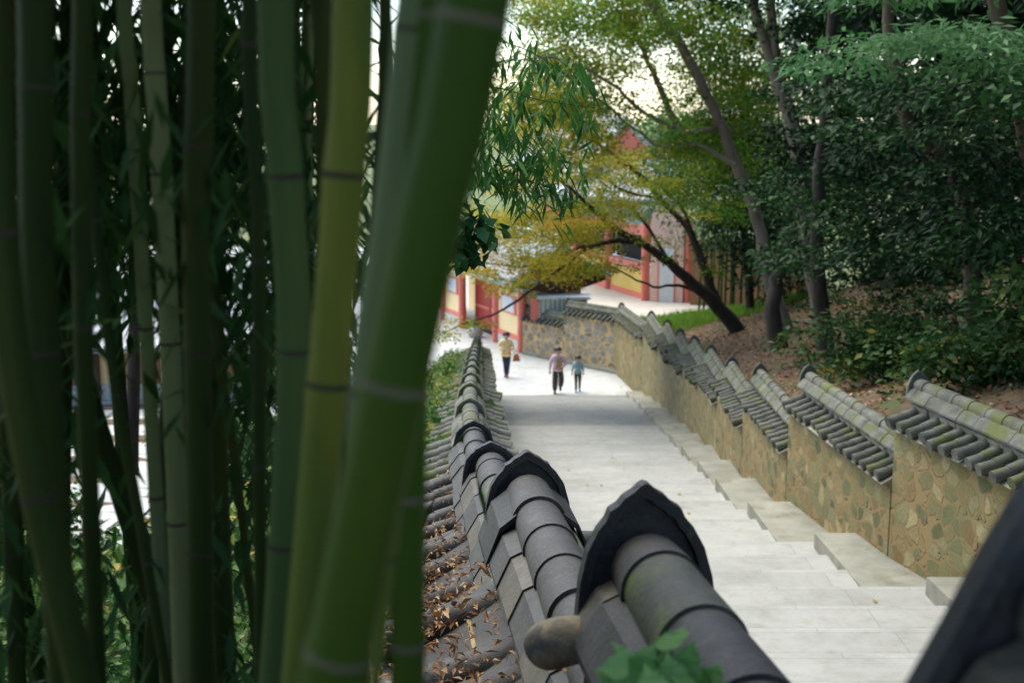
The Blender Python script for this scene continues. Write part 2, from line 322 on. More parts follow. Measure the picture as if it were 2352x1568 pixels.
g = MB(); g.add([(-600, -300, -.03), (600, -300, -.03), (600, 900, -.03), (-600, 900, -.03)], [(0, 1, 2, 3)])
tag(g.build('ground', M['meadow']), kind='structure')
g = MB(); ys = np.arange(-4, 44.1, .5); vs = [-.12, .1, .3, .7, 1.2, 1.8, 2.5, 3.5, 5, 7, 10, 14, 20, 30]
g.grid([[(XL(y) - v, y, ZBL(XL(y) - v, y) + .04 * math.sin(v * 5 + y * 3)) for v in vs] for y in ys])
tag(g.build('left_bank', M['soil']), kind='structure')
g = MB(); ys = np.concatenate([np.arange(-4, 45.8, .6), np.arange(45.8, 50, .3), np.arange(50, 62, 1)]); vs = [.05, .3, .6, 1, 1.6, 2.4, 3.5, 5, 7, 10, 14, 20, 35]
g.grid([[(XR(y) + .2 + v, y, ZBR(XR(y) + .2 + v, y)) for v in vs] for y in ys])
tag(g.build('right_bank', M['soil']), kind='structure')
# lower landing, courtyard
g = MB(); g.add([(-34, 26, .012), (-2.2, 26, .012), (-2.2, 41.0, .012), (9, 41.0, .012), (9, 90, .012), (-34, 90, .012)], [(0, 1, 2, 3, 4, 5)])
tag(g.build('courtyard', M['landing']), kind='structure')
g = MB(); g.add([(3.6, 52, .57), (14, 50, .62), (14, 75, .60), (1.5, 75, .60)], [(0, 1, 2, 3)])
tag(g.build('sandy_yard', M['sand']), kind='structure')

# ------------------------------------------------------------------ stairs and kerb
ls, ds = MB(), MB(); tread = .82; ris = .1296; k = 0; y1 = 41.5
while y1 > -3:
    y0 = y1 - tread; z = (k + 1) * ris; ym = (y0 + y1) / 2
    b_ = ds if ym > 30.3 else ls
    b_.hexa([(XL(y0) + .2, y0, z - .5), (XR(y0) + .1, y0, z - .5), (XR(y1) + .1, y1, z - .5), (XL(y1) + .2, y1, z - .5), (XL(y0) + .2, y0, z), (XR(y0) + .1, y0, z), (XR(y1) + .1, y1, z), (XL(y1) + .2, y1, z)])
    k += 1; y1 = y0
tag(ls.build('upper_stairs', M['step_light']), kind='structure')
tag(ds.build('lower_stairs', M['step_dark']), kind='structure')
kb = MB(); y = 41.3; i = 0
while y > 3:
    y0 = y - 2.46; xa = max(XR(y), XR(y0) - .02) if y0 > 20 else XR((y + y0) / 2)
    x0 = min(XR(y), XR(y0)) - .52 if y0 > 17 else XR((y + y0) / 2) - .6
    z = ZP(y0) + .05
    kb.hexa([(x0, y0 + .012, z - .6), (XR(y0) + .1, y0 + .012, z - .6), (XR(y) + .1, y - .012, z - .6), (x0, y - .012, z - .6), (x0, y0 + .012, z - .02), (XR(y0) + .1, y0 + .012, z - .02), (XR(y) + .1, y - .012, z - .16), (x0, y - .012, z - .16)])
    y = y0; i += 1
tag(kb.build('stair_kerb', M['kerb']), kind='structure')
kl = MB(); y = 41.3
while y > 8:
    y0 = y - 2.0; z = ZP(y0) + .05
    kl.hexa([(XL(y0) + .2, y0 + .01, z - .5), (XL(y0) + .42, y0 + .01, z - .5), (XL(y) + .42, y - .01, z - .5), (XL(y) + .2, y - .01, z - .5), (XL(y0) + .2, y0 + .01, z), (XL(y0) + .42, y0 + .01, z), (XL(y) + .42, y - .01, z - .28), (XL(y) + .2, y - .01, z - .28)])
    y = y0
tag(kl.build('stair_edging', M['kerb']), kind='structure')
ek = MB()
for a, b in (((3.95, 45.45), (.5, 49.45)), ((-1.25, 43.2), (-9.5, 52))):
    a = Vector((*a, 0)); b = Vector((*b, 0)); t = (b - a).normalized(); n_ = Vector((t.y, -t.x, 0)) * .16
    for q in range(5):
        p, r_ = a.lerp(b, q / 5), a.lerp(b, (q + .985) / 5)
        ek.hexa([p - n_, p + n_, r_ + n_, r_ - n_] + [c + Vector((0, 0, .13)) for c in (p - n_, p + n_, r_ + n_, r_ - n_)])
tag(ek.build('landing_kerb', M['kerb']), kind='structure')

# ------------------------------------------------------------------ tile-capped walls
def coping(parent, p0, p1, z, mats, sc=1.0, tl=.30, near=False, seed=0, eave_drop=.0, detail=14, slim=False, hood=False, wide=False, crest=1.0):
    """one level run of tiled coping from p0 to p1 (downhill), top of ridge tile at z"""
    rr = np.random.RandomState(seed)
    a = Vector((p0[0], p0[1], 0)); b = Vector((p1[0], p1[1], 0)); Ln = (b - a).length; t = (b - a) / Ln; n_ = Vector((t.y, -t.x, 0))  # n_ = right when looking downhill
    r = .072 * sc; zc = z - r
    def P(l, s, h): return a + t * s + n_ * l + Vector((0, 0, zc + h))
    c = MB()
    # stacked courses below the ridge
    for q, (hw, h0, h1) in enumerate(((.100, -.12, -.085), (.088, -.16, -.12), (.105, -.20, -.16), (.09, -.27, -.20))):
        hw *= sc; h0 *= sc; h1 *= sc; s0 = .0
        while s0 < Ln - .02:
            s1 = min(Ln, s0 + tl * (1 + .1 * rr.randn())); j = rr.randn() * .006
            c.hexa([P(-hw + j, s0 + .003, h0 + .002), P(hw + j, s0 + .003, h0 + .002), P(hw + j, s1, h0 + .002), P(-hw + j, s1, h0 + .002), P(-hw + j, s0 + .003, h1), P(hw + j, s0 + .003, h1), P(hw + j, s1, h1), P(-hw + j, s1, h1)])
            s0 = s1
    # sloping bed of concave tiles on both sides, with mortar under it
    ew = (.44 if not slim else .35) * sc; e0 = -.24 * sc; e1 = (-.42 if not slim else -.36) * sc - eave_drop
    c.hexa([P(-ew, 0, e1 - .03), P(ew, 0, e1 - .03), P(ew, Ln, e1 - .03), P(-ew, Ln, e1 - .03), P(-.09 * sc, 0, e0), P(.09 * sc, 0, e0), P(.09 * sc, Ln, e0), P(-.09 * sc, Ln, e0)])
    cop = c.build('coping', mats['base'], parent)
    # ridge tiles
    def arch(mb, s0, s1, r0, r1, th, ang=100, h=0, l=0, n=detail):
        rows = []
        for s_, r_ in ((s0, r0), (s1, r1)):
            rows.append([P(l + r_ * math.sin(R(-ang + 2 * ang * i / n)), s_, h + r_ * math.cos(R(-ang + 2 * ang * i / n))) for i in range(n + 1)])
        rin = [[P(l + (r_ - th) * math.sin(R(-ang + 2 * ang * i / n)), s_, h + (r_ - th) * math.cos(R(-ang + 2 * ang * i / n))) for i in range(n + 1)] for s_, r_ in ((s0, r0), (s1, r1))]
        mb.grid(rows); mb.grid([rin[1], rin[0]])
        mb.grid([rin[0], rows[0]], False); mb.grid([rows[1], rin[1]], False)
    row = MB(); s0 = 0.0; i = 0
    sgn = 0
    while s0 < Ln - .03:
        s1 = min(Ln, s0 + tl)
        mb = MB() if near else row
        j = rr.randn() * .002
        arch(mb, s0 - .0, s1 + .02, r * 1.06 + j, r * .96 + j, .014)
        if near:
            mm = mats['ridge'] if not mats.get('alt') or i % 3 != mats['alt'][1] else mats['alt'][0]
            mb.build('ridge_tile', mm, cop)
        s0 = s1; i += 1
    if not near: row.build('ridge_tile_row', mats['ridge'], cop)
    # inverted flat tiles either side of the ridge (wide shallow arch)
    row = MB(); s0 = 0.0; i = 0
    fw, fh = .158 * min(sc, 1.12), -.105 * sc
    while s0 < Ln - .02:
        s1 = min(Ln, s0 + tl * 1.02)
        for sd in (-1, 1):
            mb = MB() if near else row; j = rr.randn() * .003; lift = .006
            prof = [(sd * .05 * sc, -.005 * sc), (sd * .10 * sc, -.028 * sc), (sd * fw, fh)]
            top = [[P(l + j, s_, h + lf) for l, h in prof] for s_, lf in ((s0 + .004, lift), (s1 + .012, 0))]
            bot = [[q - Vector((0, 0, .02)) for q in r_] for r_ in top]
            mb.grid(top if sd > 0 else [r_[::-1] for r_ in top], False); mb.grid(bot if sd < 0 else [r_[::-1] for r_ in bot], False)
            mb.grid([[top[0][2], top[1][2]], [bot[0][2], bot[1][2]]] if sd > 0 else [[bot[0][2], bot[1][2]], [top[0][2], top[1][2]]], False)
            mb.add([top[0][0], top[0][1], top[0][2], bot[0][2], bot[0][1], bot[0][0]], [(0, 1, 4, 5), (1, 2, 3, 4)])
            if near:
                mm = mats['flat'][(i * 2 + (sd > 0)) % len(mats['flat'])]
                mb.build('cover_tile', mm, cop)
        s0 = s1; i += 1
    if not near: row.build('cover_tile_row', mats['flat'][0], cop)
    # eave tiles, running down both slopes
    row = MB(); sp = (.205 if not near else .25) * sc; ne = max(1, int(Ln / sp)); sp = Ln / ne
    for sd in (-1, 1):
        for q in range(ne):
            s_ = (q + .5 + .12 * rr.randn() * near) * sp; mb = MB() if near else row; er = .95 if near else 1
            l0, l1 = .085 * sc, (ew / sc + .03 + .02 * rr.randn()) * sc; h0 = (e0 if not near else e0 - .06) + .015; h1 = (e1 if not (near and sd > 0) else e1 + .10) + .03 + rr.randn() * .006
            lm = lerp(l0, l1, .55); hm = lerp(h0, h1, .55)
            mb.tube([P(sd * l0, s_, h0), P(sd * lm, s_, hm)], [.050 * sc * er, .056 * sc * er], 12 if near else 8)
            mb.tube([P(sd * (lm - .02), s_, hm), P(sd * l1, s_ + rr.randn() * .008, h1)], [.052 * sc * er, .060 * sc * er], 12 if near else 8)
            if near: mb.build('eave_tile', mats['eave'], cop)
    if not near: row.build('eave_tile_row', mats['eave'], cop)
    # upright end tile at the downhill end
    half = [(1.84, -1.9), (1.82, -1.2), (1.72, -.3), (1.52, .45), (1.24, .98), (1.02, 1.24), (.92, 1.47), (.70, 1.60), (.54, 1.78), (.30, 1.92), (.12, 2.08), (0, 2.13)]
    half = [(x, max(h * crest, 0) + .45 * (1 - crest) if h > 0 else h) for x, h in half]
    if wide: half = [(3.3, -2.9), (2.75, -1.9), (2.2, -.95), (1.7, -.1), (1.2, .8), (.85, 1.35), (.45, 1.85), (0, 2.1)]
    poly = [(x, h) for x, h in half] + [(-x, h) for x, h in half[::-1][1:]]
    e = MB(); lean = .25
    def E(x, h, s_): return P(x * r, Ln + s_ + .01 + (h + 1.75) * r * lean * .5, h * r)
    nP = len(poly); th = .03 * sc
    f_out = [E(x, h, th) for x, h in poly]; b_out = [E(x, h, 0) for x, h in poly]
    sc_in = .84
    b_in = [E(x * sc_in, (h + .2) * sc_in - .2, 0) for x, h in poly]; b_rec = [E(x * sc_in * .97, (h + .2) * sc_in * .97 - .2, .012 * sc) for x, h in poly]
    e.add(f_out, [tuple(range(nP))])
    for A_, B_ in ((f_out, b_out), (b_out, b_in), (b_in, b_rec)):
        e.add(A_ + B_, [(i, nP + i, nP + i + 1, i + 1) for i in range(nP - 1)] + [(nP - 1, 2 * nP - 1, nP, 0)])
    e.add(b_rec, [tuple(range(nP - 1, -1, -1))])
    if near and hood:
        for sg in (1, -1):
            out = [(sg * .9 * r, .25 * r), (sg * 1.55 * r, -.25 * r), (sg * 2.08 * r, -1.62 * r)]; back = .24 * sc
            top = [[P(l, s_, h + .014) for l, h in out] for s_ in (Ln - back, Ln + .012)]; bot = [[q - Vector((0, 0, .022)) for q in r_] for r_ in top]
            e.grid(top if sg > 0 else [r_[::-1] for r_ in top], False); e.grid(bot if sg < 0 else [r_[::-1] for r_ in bot], False)
            e.grid([top[0], bot[0]], False); e.grid([[top[0][2], top[1][2]], [bot[0][2], bot[1][2]]], False)
    e.build('end_tile', mats['end'], cop)
    return cop
def body(mb, p0, p1, zt0, zb0, zb1, hw=.26):
    a = Vector((p0[0], p0[1], 0)); b = Vector((p1[0], p1[1], 0)); t = (b - a).normalized(); n_ = Vector((t.y, -t.x, 0)) * hw
    q = [a - n_, a + n_, b + n_, b - n_]; zb = [zb0, zb0, zb1, zb1]
    mb.hexa([v + Vector((0, 0, z)) for v, z in zip(q, zb)] + [v + Vector((0, 0, zt0)) for v in q])
near_m = dict(base=M['tile'], ridge=M['tile'], flat=[M['tile'], M['tile_moss'], M['tile_brown'], M['tile']], eave=M['tile'], end=M['tile_dark'], alt=(M['tile_moss'], 1))
near_m2 = dict(near_m, flat=[M['tile_brown'], M['tile'], M['tile'], M['tile_moss']], alt=None)
far_m = dict(base=M['mortar'], ridge=M['tile_old'], flat=[M['tile_old']], eave=M['tile_old'], end=M['tile_old'])
W1 = thing('garden_wall', 'near tile-capped stone wall stepping down the left side of the stairs beside the bamboo', 'wall', (LW[0][1], LW[0][0], LW[0][2] - 2.5))
bm_ = MB()
for i in range(len(LW) - 1):
    (ya, xa, za), (yb, xb, zb) = LW[i], LW[i + 1]
    coping(W1, (xa, ya), (xb, yb), zb, (near_m2 if i == 2 else dict(near_m, end=M['tile']) if i == 0 else near_m) if i < 5 else far_m, sc=(1.0, 1.2, 1.3, 1.22, 1.12, 1.05)[min(i, 5)], near=i < 4, wide=i == 0, crest=(1, 1, .82, .62, .6)[min(i, 4)], seed=i, detail=18 if i < 4 else 10, hood=i == 2, slim=i >= 4)
    body(bm_, (xa, ya), (xb, yb), zb - .48, min(ZP(ya), ZBL(xa - .3, ya)) - .5, min(ZP(yb), ZBL(xb - .3, yb)) - .5)
bm_.build('stone_body', M['stone_mossy'], W1)
ye = [4, 7, 10.2, 13.3, 16.9, 20.3, 23.5, 26.7, 29.9, 33.3, 37.2, 41.3, 45.8]
W2 = thing('garden_wall', 'long mossy stone wall with stepped tile caps along the right side of the stairs', 'wall', (XR(25), 25, 2.5))
bm_ = MB()
for i in range(len(ye) - 1):
    ya, yb = ye[i], ye[i + 1]; pa, pb = (XR(ya) + .27, ya), (XR(yb) + .27, yb)
    if i == len(ye) - 2: pb = (3.98, 45.9)
    coping(W2, pa, pb, ZRW(yb), far_m, sc=1.08, near=False, seed=20 + i, detail=10, slim=True)
    body(bm_, pa, pb, ZRW(yb) - .5, ZP(ya) - .6, ZP(yb) - .6, .27)
bm_.build('stone_body', M['stone_mossy'], W2)
W3 = thing('garden_wall', 'far rubble stone wall with two tile-capped runs beside the red-columned gatehouse', 'wall', (2.2, 48, 0))
bm_ = MB(); qa, qm, qb = (4.0, 46.05), (2.15, 48.0), (.62, 49.75)
for i, (a, b, z) in enumerate(((qa, qm, 2.35), (qm, qb, 1.85))):
    coping(W3, a, b, z, far_m, sc=1.15, near=False, seed=40 + i, detail=10, slim=True); body(bm_, a, b, z - .5, -.3, -.3, .27)
bm_.build('stone_body', M['stone'], W3)

# ------------------------------------------------------------------ buildings
def tile_roof(mb, e0, e1, r1, r0, n, rad=.09, sag=.25, seg=5):
    """sagging roof plane from eave e0-e1 up to ridge r0-r1 with raised rows of round tiles"""
    e0, e1, r1, r0 = map(Vector, (e0, e1, r1, r0))
    def P(u, v):
        q = e0.lerp(e1, u).lerp(r0.lerp(r1, u), v); return q - Vector((0, 0, sag * 4 * v * (1 - v) * .6)) + Vector((0, 0, .35 * sag * (2 * u - 1) ** 4 * (1 - v)))
    mb.grid([[P(i / 12, j / seg) for i in range(13)] for j in range(seg + 1)])
    mb.grid([[P(i / 12, j / seg) - Vector((0, 0, .14)) for i in range(12, -1, -1)] for j in range(seg + 1)])
    for i in range(n):
        u = (i + .5) / n; mb.tube([P(u, j / seg) + Vector((0, 0, rad * .4)) for j in range(seg + 1)], rad, 6)
def ridge_beam(mb, pts, w=.16, h=.22):
    for a, b in zip(pts[:-1], pts[1:]):
        a, b = Vector(a), Vector(b); t = (b - a).normalized(); n_ = t.cross(Vector((0, 0, 1))).normalized() * w
        mb.hexa([a - n_, a + n_, b + n_, b - n_] + [q + Vector((0, 0, h)) for q in (a - n_, a + n_, b + n_, b - n_)])
        mb.tube([a + Vector((0, 0, h)), b + Vector((0, 0, h))], w * .7, 8)
class Frame:
    def __init__(s, o, u): s.o = Vector((*o, 0)); s.u = Vector((*u, 0)).normalized(); s.n = Vector((s.u.y, -s.u.x, 0))
    def __call__(s, a, d, z): return s.o + s.u * a + s.n * d + Vector((0, 0, z))
    def box(s, mb, a0, a1, d0, d1, z0, z1):
        mb.hexa([s(a0, d0, z0), s(a0, d1, z0), s(a1, d1, z0), s(a1, d0, z0), s(a0, d0, z1), s(a0, d1, z1), s(a1, d1, z1), s(a1, d0, z1)])
def part(fr, name, m, parent, *boxes):
    mb = MB()
    for b in boxes: fr.box(mb, *b)
    return mb.build(name, m, parent)
# gatehouse: facade runs away from the corner next to the far wall
G = Frame((.38, 49.75), (-.40, .917))
gb = thing('gatehouse', 'low gatehouse with red columns, cream walls and grey tiled roof below the stairs', 'building', G(0, 0, 0))
cols = [0, 2.55, 6.4, 8.8, 11.6]
for s_ in cols:
    mb = MB(); mb.tube([G(s_, 0, .0), G(s_, 0, .9)], .175, 14); mb.tube([G(s_, 0, .905), G(s_, 0, 2.42)], .165, 14); mb.build('column', M['red'], gb)
for a, b in ((0, 2.55), (6.4, 8.8), (8.8, 11.6)):
    part(G, 'wall', M['cream'], gb, (a + .16, b - .16, .02, .14, .62, 2.3))
    part(G, 'base_rail', M['red'], gb, (a + .16, b - .16, -.03, .16, .42, .62))
    part(G, 'plinth', M['found'], gb, (a + .16, b - .16, -.02, .2, 0, .42))
    wf = part(G, 'window', M['red'], gb, (a + .55, b - .55, -.035, .05, 1.4, 2.15))
    part(G, 'pane', M['paper'], wf, (a + .68, b - .68, -.05, -.02, 1.48, 2.07))
for q in (0, 1):
    d_ = part(G, 'door', M['red_dark'], gb, (2.75 + q * 1.78, 2.75 + q * 1.78 + 1.74, .55, .62, .12, 2.28))
    part(G, 'door_rail', M['red'], d_, (2.8 + q * 1.78, 4.4 + q * 1.78, .52, .56, 1.0, 1.12))
part(G, 'lintel', M['red'], gb, (2.7, 6.25, .45, .62, 2.29, 2.4))
part(G, 'threshold', M['dark'], gb, (2.7, 6.25, .45, .9, .0, .11))
part(G, 'painted_beam', M['bluegrey'], gb, (-.25, 12, -.1, .2, 2.43, 2.8))
part(G, 'end_wall', M['cream'], gb, (.0, .14, .2, 2.6, .0, 2.6))
part(G, 'back_wall', M['cream'], gb, (0.15, 12, 2.5, 2.6, 0, 2.6))
mb = MB(); tile_roof(mb, G(13, -.85, 2.95), G(-.95, -.85, 2.95), G(-.95, 1.3, 4.4), G(13, 1.3, 4.4), 46, .075, .2)
tile_roof(mb, G(-.95, 3.45, 2.95), G(13, 3.45, 2.95), G(13, 1.3, 4.4), G(-.95, 1.3, 4.4), 46, .075, .2)
rf = mb.build('roof', M['tile_roof'], gb); mb = MB(); ridge_beam(mb, [G(-1, 1.3, 4.37), G(13, 1.3, 4.37)]); mb.build('ridge', M['tile_roof'], rf)
mb = MB()
for q in range(40): a = -.8 + q * .33; mb.tube([G(a, -.8, 2.84), G(a, .3, 2.9)], .05, 8)
mb.build('rafter_row', M['teal'], rf)
mb = MB(); prof = [(1.3, 4.2), (.5, 3.62), (-.3, 3.12), (-.75, 2.92), (-.7, 2.72), (-.1, 2.62), (.6, 2.46), (1.3, 2.36), (2.0, 2.46), (2.7, 2.64), (3.3, 2.8), (3.35, 2.95), (2.9, 3.12), (2.1, 3.62)]
mb.prism([G(-.72, d, z) for d, z in prof], G.u * .06); mb.build('gable_board', M['brownwood'], gb)
# big hall
hl = thing('temple_hall', 'large temple hall with yellow panels, red columns and sweeping pale tiled roof behind the maple', 'building', (6.3, 60, .57))
F = Frame((6.3, 60), (-.34, .94)); E2 = Frame((6.35, 59.9), (1, -.30))
for s_ in (0, 4.3, 8.6, 12.9):
    mb = MB(); mb.tube([F(s_, 0, .55), F(s_, 0, 4.3)], .2, 14); c_ = mb.build('column', M['red'], hl)
    mb = MB(); mb.tube([F(s_, 0, 4.3), F(s_, 0, 4.75)], [.21, .27], 14); F.box(mb, s_ - .5, s_ + .5, -.25, .2, 4.76, 5.0); mb.build('capital', M['teal'], c_)
for a, b in ((0, 4.3), (4.3, 8.6), (8.6, 12.9)):
    part(F, 'panel', M['yellow'], hl, (a + .2, b - .2, .05, .2, .85, 1.95))
    part(F, 'base_rail', M['red'], hl, (a + .2, b - .2, .0, .24, .58, .85))
    part(F, 'hand_rail', M['red'], hl, (a + .2, b - .2, -.06, .26, 1.95, 2.3))
    part(F, 'dark_opening_panel', M['dark'], hl, (a + .2, b - .2, .35, .5, 2.3, 3.6))  # near-black panel stands in for the unlit inside of the hall
    part(F, 'beam', M['red'], hl, (a + .2, b - .2, -.05, .2, 3.6, 4.1))
    part(F, 'painted_beam', M['teal'], hl, (a + .2, b - .2, -.08, .22, 4.1, 4.7))
part(E2, 'end_wall', M['peach'], hl, (.22, 1.75, 0, .2, .5, 4.1))
part(E2, 'end_beam', M['peach'], hl, (.22, 1.75, -.05, .22, 4.103, 4.9))
ed = part(E2, 'door', M['door_white'], hl, (.62, 1.32, .12, .24, .52, 3.1))
part(E2, 'door_frame', M['red'], ed, (.56, .62, .13, .26, .52, 3.16), (1.32, 1.38, .13, .26, .52, 3.16))
mb = MB(); mb.tube([E2(1.95, 0, .5), E2(1.95, 0, 4.4)], .2, 14); mb.build('column', M['red'], hl)
part(E2, 'side_boards', M['tanwood'], hl, (2.2, 7.5, .6, .8, .3, 3.6))
mb = MB(); LE, RE, BE = (2.3, 62.2, 5.25), (9.9, 58.3, 5.25), (-1.2, 77, 5.3)
tile_roof(mb, LE, RE, (7.4, 62.6, 6.95), (4.2, 64.3, 6.95), 30, .1, .35)
tile_roof(mb, BE, LE, (5.5, 64.2, 8.75), (2.2, 77, 8.75), 44, .1, .5)
tile_roof(mb, RE, (13, 74, 5.3), (5.5, 77, 8.75), (5.8, 63.7, 8.75), 30, .1, .5)
rf = mb.build('roof', M['tile_roof'], hl)
mb = MB(); ridge_beam(mb, [(5.6, 63.6, 8.72), (2.2, 77, 8.75)], .2, .3); ridge_beam(mb, [LE, (4.1, 64.2, 6.95)], .14, .2); ridge_beam(mb, [RE, (7.5, 62.5, 6.95)], .14, .2)
ridge_beam(mb, [(4.1, 64.1, 6.95), (5.6, 63.55, 8.72), (7.5, 62.5, 6.95)], .12, .14); mb.build('ridge', M['tile_roof'], rf)
mb = MB(); mb.prism([(4.3, 64.15, 6.9), (7.3, 62.7, 6.9), (5.6, 63.5, 8.65)], (-.1, .2, 0)); mb.build('gable', M['red'], rf)
mb = MB()
for q in range(22):
    a = Vector(LE).lerp(Vector(RE), (q + .5) / 22); b = a + Vector((1.2, 2.2, .3)); mb.tube([a + Vector((0, .1, -.2)), b + Vector((0, 0, -.2))], .08, 8)
mb.build('rafter_row', M['teal'], rf)
# shed, red panel
sh = Frame((1.05, 48.95), (1, -.05))
sf = thing('utility_shed', 'small grey-green corrugated metal shed with flat roof behind the far stone wall', 'shed', sh(.9, 0, .4))
mb = MB(); rows = []
for zz in (.35, 2.25):
    rows.append([sh(i * .045, .02 + (.03 if i % 4 < 2 else 0), zz) for i in range(42)])
mb.grid(rows, False); sh.box(mb, 0, 1.86, -.75, -.01, .35, 2.24); mb.build('wall', M['metal'], sf)
part(sh, 'roof', M['found'], sf, (-.1, 1.98, -.85, .12, 2.26, 2.36))
rp = MB(); A_ = Vector((.72, 48.98, 0)); rp.prism([A_ + Vector((x, -.12 * x, z)) for x, z in ((0, 1.3), (.42, 1.3), (.42, 1.9), (.22, 2.25), (.0, 2.3))], (0, .05, 0))
tag(rp.build('board', M['red']), 'bright red painted board standing upright between gatehouse and metal shed', 'board')
# house on the lower court, seen between bamboo
B2 = Frame((-16.5, 41), (1, .12))
h2 = thing('temple_house', 'pale low house with grey roof across the white court, glimpsed between bamboo stems', 'building', B2(5, 0, 0))
part(B2, 'wall', M['cream'], h2, (0, 11, -3.2, 0, 0, 1.75))
part(B2, 'plinth', M['found'], h2, (-.1, 11.1, -3.3, .08, 0, .5))
for q in range(5):
    mb = MB(); mb.tube([B2(.1 + q * 2.7, .12, 0), B2(.1 + q * 2.7, .12, 1.8)], .17, 12); mb.build('column', M['bark'], h2)
for q in range(4): part(B2, 'door', M['tanwood'], h2, (.6 + q * 2.7, 2.2 + q * 2.7, .0, .06, .3, 1.6))
mb = MB(); tile_roof(mb, B2(-1, 1.1, 1.9), B2(12, 1.1, 1.9), B2(12, -1.6, 3.7), B2(-1, -1.6, 3.7), 40, .08, .2); tile_roof(mb, B2(12, -4.3, 1.9), B2(-1, -4.3, 1.9), B2(-1, -1.6, 3.7), B2(12, -1.6, 3.7), 40, .08, .2)
mb.build('roof', M['tile_roof'], h2)
mb = MB(); mb.ball((-1.55, 53.2, .22), (.32, .3, .28), 10, 7, .15, 3)
tag(mb.build('rock', M['rock']), 'rounded grey boulder beside the dark red door of the gatehouse', 'rock')

# ------------------------------------------------------------------ trees
def branch(mb, pts, r0, r1, n=8, sub=4, jig=0.0, seed=0):
    P = smooth_path(pts, sub); rr = np.random.RandomState(seed); k = len(P)
    P = [p + Vector(rr.randn(3) * jig) if 0 < i < k - 1 else p for i, p in enumerate(P)]
    mb.tube(P, [lerp(r0, r1, (i / (k - 1)) ** .8) for i in range(k)], n); return P
def pxp(lst, y0, y1=None):
    y1 = y0 if y1 is None else y1; n = len(lst)
    return [pt(a, b, y=lerp(y0, y1, i / max(1, n - 1))) for i, (a, b) in enumerate(lst)]
# golden maple
mp_ = thing('maple_tree', 'autumn maple with gold leaves and dark forked trunk leaning left over the lower wall', 'tree', pt(1695, 765, y=36))
tk = MB(); BR = []
def mbr(lst, y0, y1, r0, r1, seed=0, keep=True):
    P = branch(tk, pxp(lst, y0, y1), r0, r1, 8, 4, .012, seed)
    if keep: BR.append(P)
mbr([(1725, 830), (1690, 755), (1640, 695), (1590, 650), (1540, 605), (1480, 562), (1400, 515), (1330, 450), (1250, 390)], 36, 34, .27, .03)
mbr([(1648, 705), (1612, 600), (1580, 525), (1520, 460), (1450, 385), (1370, 330), (1290, 290)], 36, 38, .16, .025, 1)
mbr([(1480, 562), (1420, 553), (1340, 575), (1290, 615), (1190, 690), (1130, 722), (1060, 745), (1010, 768)], 35, 33, .085, .012, 2)
mbr([(1430, 552), (1330, 570), (1260, 600), (1190, 612), (1100, 600), (1050, 590)], 35, 36, .06, .012, 3)
mbr([(1625, 680), (1560, 655), (1500, 658), (1430, 625), (1385, 603)], 36, 33, .06, .012, 4)
mbr([(1520, 460), (1440, 440), (1360, 400), (1280, 400), (1180, 420)], 37, 36, .05, .01, 5)
mbr([(1540, 605), (1470, 500), (1420, 470), (1300, 480), (1200, 500), (1100, 540)], 36, 38, .06, .01, 6)
mbr([(1400, 515), (1330, 530), (1240, 545), (1130, 500)], 35, 37, .04, .01, 7)
mbr([(1600, 560), (1560, 470), (1500, 420), (1400, 360)], 36, 34, .06, .01, 8)
tk.build('trunk', M['bark_dark'], mp_)
rr = np.random.RandomState(11); cen = []; hu = []
for bi, P in enumerate(BR):
    k = len(P); ns = 40 if bi < 2 else 26
    for _ in range(ns):
        t = rr.uniform(.38, 1.0) ** .9 * (k - 1); i = min(int(t), k - 2); p = P[i].lerp(P[i + 1], t - i)
        c = np.array(p) + rr.randn(3) * np.array([.55, 1.1, .22]) + np.array([0, 0, .05]); 
        sx = 1176 + 2940 * c[0] / (c[1] * 1.02)
        row = 784 + 2940 * math.tan(math.atan2(H - c[2], c[1]) - R(PITCH))
        if sx < 1250 and row > 640 and rr.rand() < .7: continue
        if 1100 < sx < 1420 and row > 665: continue
        if sx > 1385 and 495 < row < 720 and rr.rand() < .85: continue
        if (1270 < sx < 1500 and 365 < row < 450 or 1385 < sx < 1480 and 265 < row < 350) and rr.rand() < .65: continue
        cen.append(c); hu.append(.56 - .34 * sst((sx - 1220) / 330) + rr.randn() * .12)
for (a, b, n_) in ((1100, 560, 12), (1250, 580, 10), (1180, 480, 10), (1380, 490, 10), (1320, 320, 6), (1250, 250, 9), (1090, 640, 4), (1450, 420, 8), (1330, 560, 8), (1210, 380, 8)):
    for _ in range(n_):
        c = np.array(pt(a + rr.randn() * 45, b + rr.randn() * 28, y=rr.uniform(32, 39))); cen.append(c); hu.append(.50 - .3 * sst((a - 1280) / 300) + rr.randn() * .12)
print('maple sprays', len(cen))
leaves('crown', *sprays(cen, 150, rr.uniform(.35, .75, len(cen)), .08, .085, .058, hu, .45, .2, 5), L['maple'], mp_)
